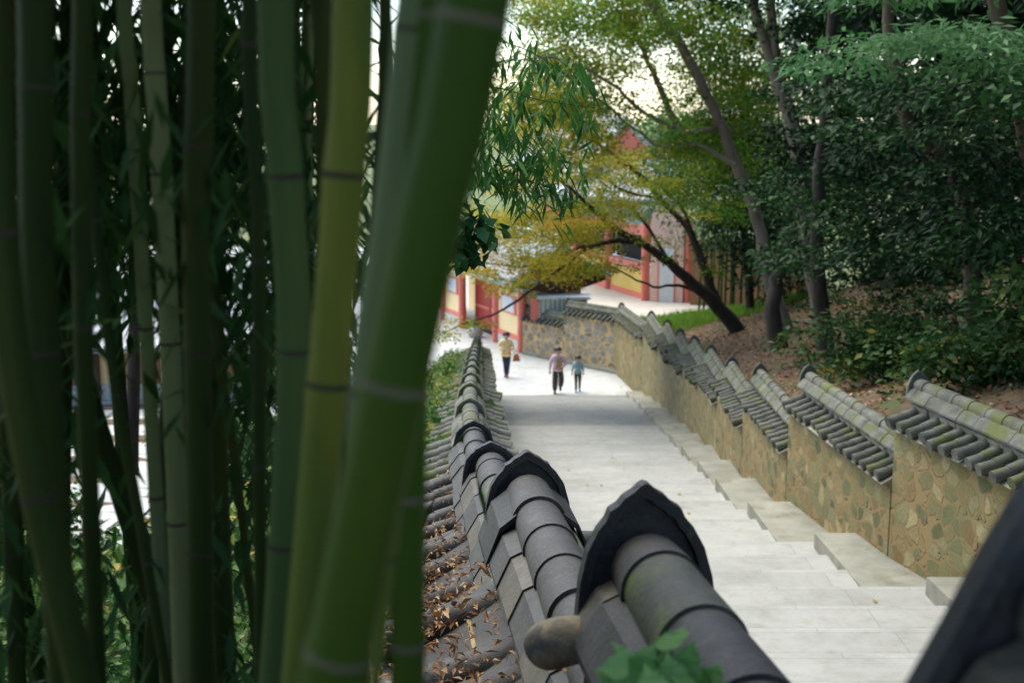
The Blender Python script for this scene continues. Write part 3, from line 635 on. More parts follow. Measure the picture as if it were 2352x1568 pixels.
# slender tree with grey-brown trunk, green and yellow leaves, reaching out at the top
def px_crown(blobs, seed, yj=1.2):
    rr = np.random.RandomState(seed); cen = []; hu = []
    for (a, b, sa, sb, y, n, h) in blobs:
        for _ in range(n):
            cen.append(np.array(pt(a + rr.randn() * sa, b + rr.randn() * sb, y=y + rr.randn() * yj))); hu.append(h - .06 + rr.randn() * .12)
    return cen, hu
t2 = thing('slender_tree', 'slender tree with tall bare grey-brown trunk leaning left and yellow-green leaves at top', 'tree', pt(1830, 810, y=31))
tk = MB(); branch(tk, pxp([(1850, 860), (1830, 800), (1770, 660), (1742, 510), (1690, 380), (1640, 250), (1560, 100), (1490, 0), (1430, -140), (1380, -300)], 31, 30), .19, .08, 10, 5, .02, 1)
T2B = [branch(tk, pxp([(1655, 290), (1560, 300), (1470, 250), (1420, 205), (1300, 140), (1190, 135), (1120, 150)], 30.5, 28), .07, .012, 8, 4, .02, 2),
       branch(tk, pxp([(1575, 330), (1510, 190), (1470, 100), (1440, 30), (1400, -60)], 31, 33), .09, .03, 8, 4, .02, 3),
       branch(tk, pxp([(1690, 380), (1600, 330), (1500, 330), (1380, 232), (1280, 228), (1160, 240)], 30, 32), .06, .012, 8, 4, .02, 4),
       branch(tk, pxp([(1480, 110), (1400, 70), (1300, 55), (1200, 60)], 32, 31), .04, .01, 8, 4, .02, 5)]
tk.build('trunk', M['bark_grey'], t2)
rr = np.random.RandomState(21); cen, hu = px_crown([(1570, 60, 70, 60, 33.5, 24, .55), (1640, 210, 60, 80, 33.5, 26, .5), (1420, 40, 80, 45, 31, 26, .6), (1300, 120, 70, 55, 31, 18, .75), (1570, 290, 50, 40, 31, 9, .5),
    (1240, 30, 50, 40, 32, 12, .75), (1640, 400, 40, 50, 34, 8, .55), (1260, 240, 60, 40, 31, 12, .85), (1480, -120, 160, 60, 31, 30, .6), (1700, 90, 50, 60, 34, 16, .45), (1330, 280, 60, 30, 31, 8, .85), (1230, 190, 40, 40, 31, 8, .85)], 22)
leaves('crown', *sprays(cen + [c + rr.randn(3) * .5 for c in cen], 200, np.tile(rr.uniform(.4, .85, len(cen)), 2), .15, .085, .06, np.tile(hu, 2), .5, .2, 6), L['maple_green'], t2)
# forked tree further right
t3 = thing('forked_tree', 'grey-brown tree forking near the top of the picture, its lower trunk lost in dark leaves', 'tree', pt(1900, 800, y=27))
tk = MB(); branch(tk, pxp([(1910, 850), (1890, 780), (1870, 640), (1845, 480), (1832, 340), (1800, 220), (1775, 150)], 27), .20, .16, 10, 5, .02, 1)
branch(tk, pxp([(1778, 160), (1745, 60), (1720, -40), (1690, -160)], 27), .11, .07, 8); branch(tk, pxp([(1785, 170), (1775, 60), (1768, -40), (1780, -200)], 27), .12, .07, 8)
tk.build('trunk', M['bark_grey'], t3)
cen, hu = px_crown([(1920, 60, 70, 50, 26, 26, .35), (1760, -130, 130, 60, 27, 40, .4), (1950, 250, 60, 60, 26, 20, .2), (1880, 400, 60, 40, 26, 12, .2)], 31)
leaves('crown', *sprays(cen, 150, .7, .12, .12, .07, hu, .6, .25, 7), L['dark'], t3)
# the dark wood on the right bank
def tree(name, label, base, y, trunk, r, blobs, lm, seed, nl=150, rad=.8, ln=.12, wd=.06, bark='bark_dark', thick=.05, yj=1.4, droop=.3, group='trees of the dark wood on the right bank'):
    o = thing(name, label, 'tree', pt(*base, y=y), group); tk = MB(); branch(tk, pxp([base] + trunk, y), r, r * .45, 10, 5, .02, seed); tk.build('trunk', M[bark], o)
    cen, hu = px_crown(blobs, seed, yj); leaves('crown', *sprays(cen, nl, rad, thick, ln, wd, hu, .32, droop, seed), lm, o); return o
tree('evergreen_tree', 'dark green tree standing in the gap between the leaning slender trunk and the hall', (1725, 735), 40, [(1715, 600), (1700, 420), (1710, 200)], .16, [(1715, 250, 50, 70, 40, 26, .5), (1690, 420, 45, 60, 40, 24, .45), (1740, 560, 45, 50, 39, 18, .4), (1640, 330, 45, 50, 42, 14, .6), (1560, 400, 40, 60, 44, 12, .8)], L['dark'], 45, rad=.9, nl=150, ln=.2, wd=.1, thick=.12)
tree('evergreen_tree', 'dark evergreen on the right bank with layered bluish boughs hanging beside the slender trunk', (1790, 800), 25, [(1775, 700), (1795, 600), (1830, 520)], .2,
     [(1870, 450, 80, 26, 23, 13, .65), (1950, 545, 90, 26, 22, 14, .6), (1820, 585, 50, 16, 24, 8, .6), (1960, 400, 80, 30, 23, 10, .45), (2050, 480, 60, 30, 22, 8, .5)], L['dark'], 41, rad=.6, nl=120)
tree('evergreen_tree', 'dark evergreen on the right bank with a thin black trunk near its leafy foot', (1895, 800), 22, [(1880, 650), (1880, 450), (1900, 200), (1920, -150)], .16,
     [(2080, 330, 90, 60, 21, 18, .4), (2000, 200, 90, 50, 21, 18, .5), (2150, 480, 80, 50, 20, 13, .3), (2060, 580, 70, 30, 20, 8, .3)], L['dark'], 42, rad=.8)
tree('frond_tree', 'broad tree at upper right with pale green feathery boughs catching the light', (2420, 800), 16, [(2400, 500), (2350, 250), (2300, 50), (2250, -150)], .2,
     [(2080, 90, 55, 12, 15, 6, .7), (2220, 60, 60, 16, 15, 7, .85), (1930, 125, 35, 10, 15, 3, .6), (2290, 140, 30, 16, 14, 4, .7), (2100, -80, 150, 40, 15, 24, .7)], L['frond'], 43, rad=.6, bark='bark', thick=.05, ln=.14, wd=.05, nl=110)
tree('evergreen_tree', 'dark evergreen at the right edge with a rusty brown trunk deep in shade', (2230, 780), 18, [(2225, 560), (2190, 400), (2080, 280), (2040, 50), (2030, -200)], .15,
     [(2250, 350, 80, 60, 17, 14, .35), (2320, 500, 60, 70, 16, 13, .3), (2200, 580, 70, 40, 17, 9, .3), (2330, 250, 50, 60, 16, 12, .7), (2180, 230, 70, 50, 17, 12, .4)], L['dark'], 44, bark='bark', rad=.7)
# deep wood behind and an added shading canopy overhead, one mass
rr = np.random.RandomState(51); cen = []; hu = []
for _ in range(520):
    y = rr.uniform(24, 62); x = rr.uniform(9.5, 34) + (y - 24) * .03; z = ZBR(x, min(y, 40)) + rr.uniform(0, 13); 
    if x / y < .21 + .0 * z: continue
    cen.append((x, y, z)); hu.append(rr.uniform(.0, .35))
for _ in range(260):  # leaf canopy over the bank, mostly out of view, added to shade the wood
    y = rr.uniform(6, 26); x = rr.uniform(7, 18); z = rr.uniform(12.5, 18) - .1 * y + x * .1
    cen.append((x, y, z)); hu.append(rr.uniform(.0, .4))
o = leaves('woodland', *sprays(cen, 170, 1.7, .5, .34, .2, hu, .9, .3, 52), L['dark']); tag(o, 'dark mass of woodland leaves in the right background, with an added shading canopy above', 'woodland', kind='stuff')
# stems of the far bamboo screen behind the maple foot
sc_ = MB(); cen = []
for q in range(26):
    a = 1610 + q * 9 + rr.randn() * 4; y = rr.uniform(44, 50); p0 = pt(a, 720, y=y); p1 = p0 + Vector((rr.randn() * .15, 0, rr.uniform(5, 10.5))); sc_.tube([p0, p0.lerp(p1, .5) + Vector((.03, 0, 0)), p1], [.04, .035, .02], 6)
    for _ in range(12): cen.append(np.array(p0.lerp(p1, rr.uniform(.3, 1.05))) + rr.randn(3) * np.array([.6, .6, .3]) + np.array([-.5, 0, 0]))
o = thing('bamboo_thicket', 'screen of thin green bamboo stems behind the maple trunk beside the hall', 'bamboo', pt(1720, 720, y=47)); sc_.build('stems', M['culm_mid'], o)
leaves('foliage', *hang(cen, 45, (.25, .25, .2), .2, .035, .55, 53), L['bamboo_bright'], o)
# pale trees behind the hall
for (a, b, y, lb) in ((1330, 250, 85, 'pale tree behind the hall roof, left of its gable'), (1560, 330, 75, 'pale leafy tree behind the hall roof, right of its gable')):
    o = thing('broadleaf_tree', lb, 'tree', pt(a, 700, y=y)); tk = MB(); branch(tk, pxp([(a, 700), (a + 5, 500), (a, b)], y), .3, .1); tk.build('trunk', M['bark'], o)
    cen, hu = px_crown([(a, b, 50, 40, y, 30, .5), (a, b + 70, 40, 40, y, 16, .4)], int(a)); leaves('crown', *sprays(cen, 90, 1.2, .4, .3, .2, hu, .8, .3, int(a)), L['pale_tree'], o)
# undergrowth on the right bank
cen = []; hu = []
for _ in range(210):
    y = rr.uniform(10, 40); v = rr.uniform(.9, 7) ; x = XR(y) + .5 + v
    if y > 25 and v < 3.0: continue
    cen.append((x, y, ZBR(x, y) + rr.uniform(.02, .22 + .05 * v))); hu.append(rr.uniform(.0, .7))
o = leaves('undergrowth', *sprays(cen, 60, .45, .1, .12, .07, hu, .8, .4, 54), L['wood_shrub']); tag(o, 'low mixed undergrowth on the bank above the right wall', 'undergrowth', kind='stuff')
for i, (a, b, y, hh, lb) in enumerate(((2130, 850, 15, .5, 'low pale green bush just above the nearest caps of the right wall'), (2290, 760, 13.5, 1.25, 'leafy green bush at the right edge, taller than its neighbours'), (2020, 880, 19, .9, 'small yellowing bush behind the middle of the right wall'))):
    p = pt(a, b, y=y); p.x = max(p.x, XR(y) + 2.0); gz = ZBR(p.x, y); o = thing('shrub', lb, 'shrub', (p.x, y, gz)); mb = MB()
    for q in range(5): mb.tube([(p.x, y, gz), (p.x + rr.randn() * .3, y + rr.randn() * .3, gz + hh * .6)], [.03, .012], 6)
    mb.build('stems', M['bark_dark'], o); cen = [(p.x + rr.randn() * .5, y + rr.randn() * .5, gz + hh * (.2 + .8 * rr.rand())) for _ in range(50)]
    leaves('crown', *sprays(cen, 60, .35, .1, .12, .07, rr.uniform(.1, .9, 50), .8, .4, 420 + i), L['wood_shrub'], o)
# grass by the wall corner
C = []
for _ in range(16000):
    y = rr.uniform(39, 54); x = rr.uniform(XR(y) + .6, 9.5)
    C.append((x, y, ZBR(x, y)))
C = np.array(C); D = np.stack([rr.randn(len(C)) * .35, rr.randn(len(C)) * .35, np.ones(len(C))], 1)
o = leaves('grass', C, D, rr.randn(len(C), 3), .14 + .2 * rr.rand(len(C)), .03, rr.rand(len(C)) * .8, L['grass'], mid=.3); tag(o, 'bright green grass on the bank behind the wall corner', 'grass', kind='stuff')
# fallen leaves on the bank by the trees
C = []
for _ in range(9000):
    y = rr.uniform(10, 44); x = XR(y) + .5 + rr.uniform(0, 5); C.append((x, y, ZBR(x, y) + .02))
C = np.array(C); o = leaves('fallen_leaves', C, rr.randn(len(C), 3) * np.array([1, 1, .25]), np.array([0, 0, 1]) + rr.randn(len(C), 3) * .4, .09, .06, rr.rand(len(C)) ** 1.4, L['dry']); tag(o, 'brown fallen leaves on the bank under the trees', 'fallen leaves', kind='stuff')

# ------------------------------------------------------------------ bamboo grove on the left
NEAR = .62                   # slim stems close to the lens
def culm(label, px, y, dia, m, nodes=None, ring='node', crown=True, seed=0, y1=None, leafn=26, name='bamboo'):
    """px: list of (x, y) spots, bottom to top; nodes: photo rows with a node"""
    y *= NEAR; dia *= NEAR * .87; P = pxp(px, y, y if y1 is None else y1)
    d0 = (P[0] - P[1]).normalized(); k = 0
    gz = lambda p: ZBL(p.x, max(p.y, .2))
    while P[0].z > gz(P[0]) - .15 and k < 40: P.insert(0, P[0] + d0 * .25); k += 1
    d1 = (P[-1] - P[-2]).normalized(); d1 = (d1 + Vector((0, 0, .6))).normalized()
    top = P[-1].z
    for q in range(5): P.append(P[-1] + (d1 + Vector((rs.randn() * .03 + .03 * q, rs.randn() * .03, 0))) * .75)
    o = thing(name, label, 'bamboo', P[0], 'bamboo stems of the grove on the left')
    Q = smooth_path(P, 6)
    zs = [pt(px[0][0], r_, y=y).z for r_ in nodes] if nodes else []
    if not nodes:
        z = P[0].z + .3 + .2 * rs.rand(); stp = .25 + .06 * rs.rand()
        while z < Q[-1].z: zs.append(z); z += stp
    else:
        z = max(zs)
        while z < Q[-1].z - .3: z += .24; zs.append(z)
    # resample, swelling a little at each node
    path = []; rad = []; N_ = 130; tot = len(Q) - 1
    zz0, zz1 = Q[0].z, Q[-1].z
    for i in range(N_ + 1):
        t = i / N_ * tot; j = min(int(t), tot - 1); p = Q[j].lerp(Q[j + 1], t - j); path.append(p)
    for zq in zs:
        for e in (-.012, .0, .012):
            for j in range(len(Q) - 1):
                if Q[j].z <= zq + e < Q[j + 1].z: path.append(Q[j].lerp(Q[j + 1], (zq + e - Q[j].z) / (Q[j + 1].z - Q[j].z))); break
    path.sort(key=lambda p: p.z); path = [p for i, p in enumerate(path) if i == 0 or (p - path[i - 1]).length > .004]
    for p in path:
        f = max(0, (p.z - top) / max(.1, zz1 - top)); rb = dia / 2 * (1 - .75 * f)
        s_ = sum(math.exp(-((p.z - zq) / .012) ** 2) for zq in zs); s2 = sum(math.exp(-((p.z - zq + .02) / .03) ** 2) for zq in zs)
        rad.append(rb * (1 + .05 * min(1, s_) + .02 * min(1, s2)))
    mb = MB(); mb.tube(path, rad, 24); c_ = mb.build('culm', M[m], o)
    for zq in zs:
        if zq > top + .15 or zq < P[0].z + .05: continue
        for j in range(len(Q) - 1):
            if Q[j].z <= zq < Q[j + 1].z:
                p = Q[j].lerp(Q[j + 1], (zq - Q[j].z) / (Q[j + 1].z - Q[j].z)); d = (Q[j + 1] - Q[j]).normalized(); rb = dia / 2 * 1.056
                mb = MB(); mb.tube([p - d * .006, p - d * .003, p + d * .001, p + d * .004], [rb * .985, rb * 1.0, rb * 1.012, rb * .99], 24); mb.build('node_ring', M[ring], c_); break
    if crown:  # crown above the frame, added with dense leaves to shade the stems
        rr = np.random.RandomState(100 + seed); cen = []; bmb = MB()
        for q in range(leafn):
            t = rr.uniform(.0, 1); z = lerp(top + .45, zz1, t); j = min(range(len(Q)), key=lambda i_: abs(Q[i_].z - z)); p = Q[j]
            a = rr.uniform(0, 2 * math.pi); rr_ = rr.uniform(.3, 1.25); e = p + Vector((math.cos(a) * rr_, math.sin(a) * rr_, rr.uniform(.1, .5)))
            bmb.tube([p, p.lerp(e, .5) + Vector((0, 0, .12)), e], [.007, .005, .002], 5)
            for _ in range(4): cen.append(np.array(p.lerp(e, rr.uniform(.5, 1.05))) + rr.randn(3) * .1)
        bmb.tube([min(Q, key=lambda q_: abs(q_.z - lerp(top + .45, zz1, t_ / 8))) + Vector((0, 0, .01 * t_)) for t_ in range(9)], .004, 5); bmb.build('branches', M['culm_mid'], o)
        leaves('foliage', *hang(cen, 22, (.14, .14, .09), .17, .026, .4, seed + 5), L['bamboo'], o)
    return o
culm('thick dark green bamboo culm leaning right, in front of all the others', [(762, 1568), (905, 880), (1000, 440), (1092, 0)], 1.38, .085, 'culm_green', [45, 884, 1500], 'node_pale', seed=1)
culm('bright yellow-green bamboo culm just left of the thick leaning one', [(690, 1568), (752, 880), (790, 400), (812, 0)], 2.05, .076, 'culm_yellow', [402, 884], seed=2)
culm('grey-green bamboo culm squeezed between the yellow-green culm and the thick leaning one', [(800, 1568), (845, 880), (895, 500), (955, 0)], 1.75, .056, 'culm_grey', [72, 900], seed=3)
culm('upright dark green bamboo culm beside the roof tiles at the foot of the grove', [(936, 1568), (938, 1140), (944, 800), (960, 300), (985, 0)], 1.75, .057, 'culm_green', [1140, 1478, 700], 'node_pale', seed=4)
culm('thin yellow bamboo shoot in front of the upright dark green culm', [(862, 1568), (895, 1285), (930, 1000), (975, 700)], 1.55, .018, 'culm_yellow', [1285], crown=False, seed=5)
culm('stout grey-green bamboo culm left of the yellow-green one', [(632, 1568), (655, 1250), (676, 800), (655, 405), (632, 0)], 2.5, .078, 'culm_mid', [405, 805, 1250], seed=6)
culm('thin pale bamboo stem rising behind the stout grey-green culm', [(718, 900), (714, 600), (705, 300), (709, 0)], 4.2, .034, 'culm_pale', [280, 640], seed=7)
culm('pale grey-green bamboo stem, left one of a close pale pair', [(385, 1568), (350, 1000), (328, 620), (300, 180), (285, 0)], 3.4, .046, 'culm_grey', None, seed=8)
culm('pale tan-green bamboo stem, right one of a close pale pair', [(420, 1568), (400, 1000), (382, 620), (365, 300), (345, 0)], 3.2, .058, 'culm_pale', [170, 400, 790, 1200], seed=9)
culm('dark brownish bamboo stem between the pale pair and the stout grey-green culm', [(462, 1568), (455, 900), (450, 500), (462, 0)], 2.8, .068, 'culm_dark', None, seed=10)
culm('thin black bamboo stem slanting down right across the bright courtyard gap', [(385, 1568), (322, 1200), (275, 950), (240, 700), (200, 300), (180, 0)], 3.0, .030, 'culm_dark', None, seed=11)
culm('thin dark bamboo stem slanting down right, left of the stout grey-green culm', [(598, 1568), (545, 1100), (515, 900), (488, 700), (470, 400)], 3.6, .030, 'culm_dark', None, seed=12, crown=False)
culm('dark narrow bamboo stem left of the bright yellow-green courtyard leaves', [(225, 1568), (205, 1100), (190, 700), (185, 300), (190, 0)], 2.6, .045, 'culm_dark', None, seed=13)
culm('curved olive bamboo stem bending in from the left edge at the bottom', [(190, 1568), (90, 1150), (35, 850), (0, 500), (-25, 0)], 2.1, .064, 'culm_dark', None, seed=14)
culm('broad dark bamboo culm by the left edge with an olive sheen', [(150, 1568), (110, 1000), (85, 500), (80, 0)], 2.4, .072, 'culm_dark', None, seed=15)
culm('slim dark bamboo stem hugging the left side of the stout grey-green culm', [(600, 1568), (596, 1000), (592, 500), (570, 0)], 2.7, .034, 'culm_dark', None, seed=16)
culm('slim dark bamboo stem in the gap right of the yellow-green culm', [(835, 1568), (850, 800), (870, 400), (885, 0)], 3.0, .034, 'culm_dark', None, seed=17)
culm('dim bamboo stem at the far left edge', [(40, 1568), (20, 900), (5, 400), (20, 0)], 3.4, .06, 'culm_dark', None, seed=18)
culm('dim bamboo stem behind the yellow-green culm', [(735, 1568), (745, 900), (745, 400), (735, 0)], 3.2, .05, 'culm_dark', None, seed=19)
# farther plants of the grove with leafy stems
far = [(-30, 4.2), (60, 4.8), (150, 5.4), (245, 4.3), (410, 4.9), (510, 4.4), (555, 5.2), (610, 4.6), (700, 5.0), (790, 5.6), (330, 5.8), (470, 6.4), (90, 6.6), (640, 6.4)]
WIN = [(265, 335, -90, 150), (180, 245, -90, 60), (470, 570, -90, 60), (680, 745, -60, 130), (55, 110, -90, 40), (-20, 40, 270, 390), (225, 285, 260, 400), (470, 540, 280, 410)]
for i, (a, y) in enumerate(far):
    y *= .52
    p0 = pt(a, 1400, y=y); p0.z = ZBL(p0.x, y) - .1; o = thing('leafy_bamboo', 'slim leafy bamboo deep in the shaded grove behind the near stems', 'bamboo', p0, 'leafy bamboo deep in the grove')
    r_ = np.random.RandomState(200 + i); top = p0 + Vector((r_.randn() * .5, r_.randn() * .4, 16.5 - p0.z)); mb = MB(); mb.tube(smooth_path([p0, p0.lerp(top, .5) + Vector((r_.randn() * .2, 0, 0)), top], 6), [.022 - .0012 * q for q in range(13)], 8); mb.build('culm', M['culm_dark'], o)
    cen = []
    for _ in range(95):
        z = r_.uniform(9.2, 11.2) if r_.rand() < .8 else r_.uniform(8.4, 9.4); t = (z - p0.z) / (top.z - p0.z); q = p0.lerp(top, t); c_ = np.array(q) + r_.randn(3) * np.array([.22, .22, .13]); sx = 1176 + 2940 * c_[0] / max(c_[1], .5); ang = math.degrees(math.atan2(H - c_[2], c_[1]))
        if any(x0 < sx < x1 and r0 < 784 + 2940 * math.tan(R(ang) - R(PITCH)) < r1 for x0, x1, r0, r1 in WIN): continue
        if 60 < sx < 500 and 7.5 < ang < 19 and r_.rand() < .93: continue
        if sx > 800: continue
        cen.append(c_)
    leaves('foliage', *hang(cen, 24, (.085, .085, .07), .09, .016, .35, 210 + i), L['bamboo'], o)
o = thing('broadleaf_tree', 'yellow-green tree with sunlit leaf colours beyond the grove, glimpsed between the left stems', 'tree', pt(300, 1000, y=24)); mb = MB(); branch(mb, pxp([(300, 1080), (310, 700), (300, 420), (330, 250)], 24), .16, .05); mb.build('trunk', M['bark_dark'], o)
cen, hu = px_crown([(10, 360, 16, 22, 22, 8, .9), (255, 370, 18, 28, 22, 12, .95), (505, 380, 20, 28, 23, 12, .8), (400, 350, 20, 30, 23, 8, .6)], 77, .5)  # high hue values put the sunlit look into the leaf colours
leaves('crown', *sprays(cen, 70, .35, .1, .11, .07, hu, .6, .2, 78), L['shrub'], o)
# the spray of bamboo leaves hanging over the stairs
hb = thing('bamboo_branch', 'hanging spray of fresh bamboo leaves reaching out right from behind the thick leaning culm', 'bamboo branch', pt(985, 300, y=6.5))
mb = MB(); cen = []; r_ = np.random.RandomState(300)
for lst, y in (([(985, 120), (1100, 90), (1220, 120), (1320, 190)], 6.6), ([(985, 230), (1120, 200), (1240, 230), (1385, 250)], 6.3), ([(985, 300), (1080, 290), (1200, 330), (1290, 420), (1335, 500)], 6.5), ([(985, 330), (1060, 340), (1130, 420), (1160, 470)], 6.2), ([(985, 420), (1060, 400), (1150, 380), (1230, 400)], 6.8), ([(990, 260), (1090, 240), (1180, 265), (1260, 330)], 6.9)):
    P = smooth_path(pxp(lst, y), 6); mb.tube(P, [lerp(.005, .0015, i / (len(P) - 1)) for i in range(len(P))], 6)
    for q in range(24 if y < 6.8 else 16):
        cen.append(np.array(P[int(r_.uniform(.25, 1) * (len(P) - 1))]) + r_.randn(3) * np.array([.05, .1, .045]))
for (a, b, n_) in ((1200, 380, 16), (1150, 310, 16), (1110, 370, 12), (1240, 440, 12), (1210, 170, 8), (1330, 170, 6), (1330, 280, 5), (1100, 180, 8), (1270, 340, 6)):
    for _ in range(n_): cen.append(np.array(pt(a + r_.randn() * 28, b + r_.randn() * 26, y=6.4 + r_.randn() * .2)))
mb.build('twigs', M['culm_mid'], hb); leaves('foliage', *hang(cen, 5, (.025, .03, .02), .125, .019, .42, 301), L['bamboo_bright'], hb)
iv = thing('ivy_branch', 'dangling ivy twig with small dark glossy leaves beside the leaning culm above the gate', 'branch', pt(1060, 430, y=6))
mb = MB(); cen = []
for lst in ([(1040, 380), (1065, 440), (1080, 490), (1110, 520), (1130, 540)], [(1030, 480), (1045, 540), (1060, 590)], [(1080, 490), (1060, 520), (1040, 570)]):
    P = smooth_path(pxp(lst, 6), 6); mb.tube(P, .004, 6); cen += [np.array(P[int(q)]) for q in np.linspace(len(P) * .35, len(P) - 1, 8)]
mb.build('twig', M['bark_dark'], iv); leaves('foliage', *hang(cen, 7, (.035, .04, .035), .085, .06, .3, 302), L['ivy'], iv)

# ------------------------------------------------------------------ bushes on the left slope below the grove
cen = []; hu = []; r_ = np.random.RandomState(310)
for _ in range(520):
    y = 2.5 + 22.5 * r_.rand() ** 1.6; x = -r_.uniform(.0, 11) * y / 25 - .7 - r_.rand() * .6; sx = 1176 + 2940 * x / (y * 1.03); row = 784 + 2940 * math.tan(math.atan2(H - ZBL(x, y) - .3, y) - R(PITCH))
    if 90 < sx < 370 and row < 1225: continue
    cen.append((x, y, ZBL(x, y) + r_.uniform(.05, .15 + .02 * y))); hu.append(r_.uniform(.2, .9))
a1 = sprays([c for c in cen if c[1] > 7], 55, .5, .12, .14, .08, [h for c, h in zip(cen, hu) if c[1] > 7], .8, .4, 311)
a2 = sprays([c for c in cen if c[1] <= 7], 130, .3, .07, .055, .03, [h * .8 for c, h in zip(cen, hu) if c[1] <= 7], .8, .4, 312)
o = leaves('undergrowth', *[np.concatenate([u, v_]) for u, v_ in zip(a1, a2)], L['shrub']); tag(o, 'low green undergrowth on the slope below the bamboo', 'undergrowth', kind='stuff')
cen = []
for _ in range(230):
    y = r_.uniform(8, 39); x = XL(y) - r_.uniform(.3, 1.1); cen.append((x, y, ZBL(x, y) + r_.uniform(.1, .5)))
o = leaves('wall_weeds', *sprays(cen, 60, .3, .08, .075, .045, r_.uniform(.3, 1, 230), .8, .4, 312), L['shrub']); tag(o, 'weeds and yellowing leaves along the bank side of the near wall', 'weeds', kind='stuff')
for i, (a, b, y, w_, hh, lb) in enumerate(((20, 980, 24, 1.0, 2.0, 'leafy shrub at the far left beyond the stems'), (560, 900, 27, 1.5, 3.0, 'tall leafy shrub seen right of the slanting thin stem'), (440, 860, 33, .7, 2.2, 'small shrub in front of the pale house'), (640, 1000, 22, 1.2, 2.4, 'leafy shrub behind the stout grey-green culm'))):
    p = pt(a, b, y=y); gz = ZBL(p.x, y); o = thing('shrub', lb, 'shrub', (p.x, y, gz)); mb = MB()
    for q in range(5): mb.tube([(p.x, y, gz), (p.x + r_.randn() * .3, y + r_.randn() * .3, gz + hh * .6)], [.03, .012], 6)
    mb.build('stems', M['bark_dark'], o)
    cen = [(p.x + r_.randn() * w_ * .45, y + r_.randn() * w_ * .4, gz + hh * (.25 + .75 * r_.rand())) for _ in range(60)]
    leaves('crown', *sprays(cen, 60, .4, .12, .15, .09, r_.uniform(.1, .6, 60), .8, .4, 320 + i), L['shrub'], o)

# ------------------------------------------------------------------ dry leaves caught on the near coping, ivy plant in front
C = []; r_ = np.random.RandomState(330)
for _ in range(2600):
    y = r_.uniform(1.5, 9); l = r_.uniform(.13, .62); x = XL(y) - l; i = max(q for q in range(len(LW)) if LW[q][0] <= y); zr = LW[min(i + 1, len(LW) - 1)][2]
    z = zr - .072 + (-.24 - (l - .09) * .5) + r_.uniform(.0, .05)
    C.append((x, y, z))
for _ in range(1300):
    y = r_.choice([1.75, 2.0, 2.25, 2.45, 3.1, 3.6, 4.4, 5.2, 6.0]) + r_.randn() * .16; l = np.clip(.40 + r_.randn() * .11, .14, .7); x = XL(y) - l; i = max(q for q in range(len(LW)) if LW[q][0] <= y); zr = LW[min(i + 1, len(LW) - 1)][2]
    C.append((x, y, zr - .072 - .29 - (l - .09) * .34 + r_.rand() ** 2 * .07))
for _ in range(2500):
    y = r_.uniform(1.4, 9); x = XL(y) - r_.uniform(.45, 1.0); C.append((x, y, ZBL(x, y) + r_.rand() * .03))
C = np.array(C); n_ = len(C); hue = np.clip(r_.rand(n_) ** 1.1, 0, 1)
o = leaves('dry_leaves', C, r_.randn(n_, 3) * np.array([1, 1, .5]), np.array([0, 0, 1]) + r_.randn(n_, 3) * .7, np.exp(np.log(.032) + .35 * r_.randn(n_)), np.exp(np.log(.013) + .4 * r_.randn(n_)), hue, L['dry'], fold=.55); tag(o, 'brown dry leaves caught between the eave tiles of the near wall', 'dry leaves', kind='stuff')
C = []
for _ in range(60):
    y = r_.uniform(9, 44); x = r_.uniform(XL(y) + .5, XR(y) - .3); C.append((x, y, (math.floor((41.5 - y) / tread) + 1) * ris + .012 if y < 41.5 else .02))
C = np.array(C); n_ = len(C); o = leaves('path_leaves', C, r_.randn(n_, 3) * np.array([1, 1, .1]), np.array([0, 0, 1]) + r_.randn(n_, 3) * .2, .07, .05, .5 + .2 * r_.rand(n_), L['maple']); tag(o, 'few yellow leaves scattered on the pale stairs', 'fallen leaves', kind='stuff')
def ivy_leaf(mb, c, d, nrm, s):
    d = Vector(d).normalized(); nrm = Vector(nrm); nrm = (nrm - d * nrm.dot(d)).normalized(); w_ = d.cross(nrm)
    half = [(0, 0), (.14, -.06), (.30, .0), (.42, .10), (.39, .15), (.50, .24), (.45, .29), (.53, .38), (.45, .43), (.50, .53), (.39, .57), (.40, .68), (.28, .69), (.26, .81), (.15, .83), (.10, .94), (0, 1.1)]
    L_ = [c + w_ * (x * s) + d * (y * s) + nrm * (s * (.38 * x - .6 * x * x - .3 * y * y + .03 * math.sin(y * 30))) for x, y in half]; R_ = [c - w_ * (x * s) + d * (y * s) + nrm * (s * (.38 * x - .6 * x * x - .3 * y * y + .03 * math.sin(y * 30))) for x, y in half]
    mid_ = [c + d * (y * s) - nrm * (s * .3 * y * y) for x, y in half]
    for A_, fl in ((L_, 0), (R_, 1)):
        vs = A_ + mid_; k = len(A_); fs = []
        for i in range(k - 1): f = (i, i + 1, k + i + 1, k + i); fs.append(f if fl else f[::-1])
        mb.add(vs, fs, True)
ip = thing('creeper', 'green creeper with toothed leaves growing over the front ridge tile', 'plant', pt(1520, 1600, y=1.75))
mb = MB(); root = pt(1520, 1640, y=1.72); spots = [(1430, 1490, 1.70), (1490, 1500, 1.72), (1545, 1460, 1.74), (1585, 1500, 1.73), (1460, 1545, 1.68), (1540, 1545, 1.69), (1610, 1560, 1.71), (1400, 1530, 1.66), (1500, 1570, 1.64), (1570, 1580, 1.65), (1440, 1600, 1.62), (1640, 1545, 1.72), (1510, 1545, 1.70), (1420, 1560, 1.66), (1570, 1540, 1.71)]
lv = MB()
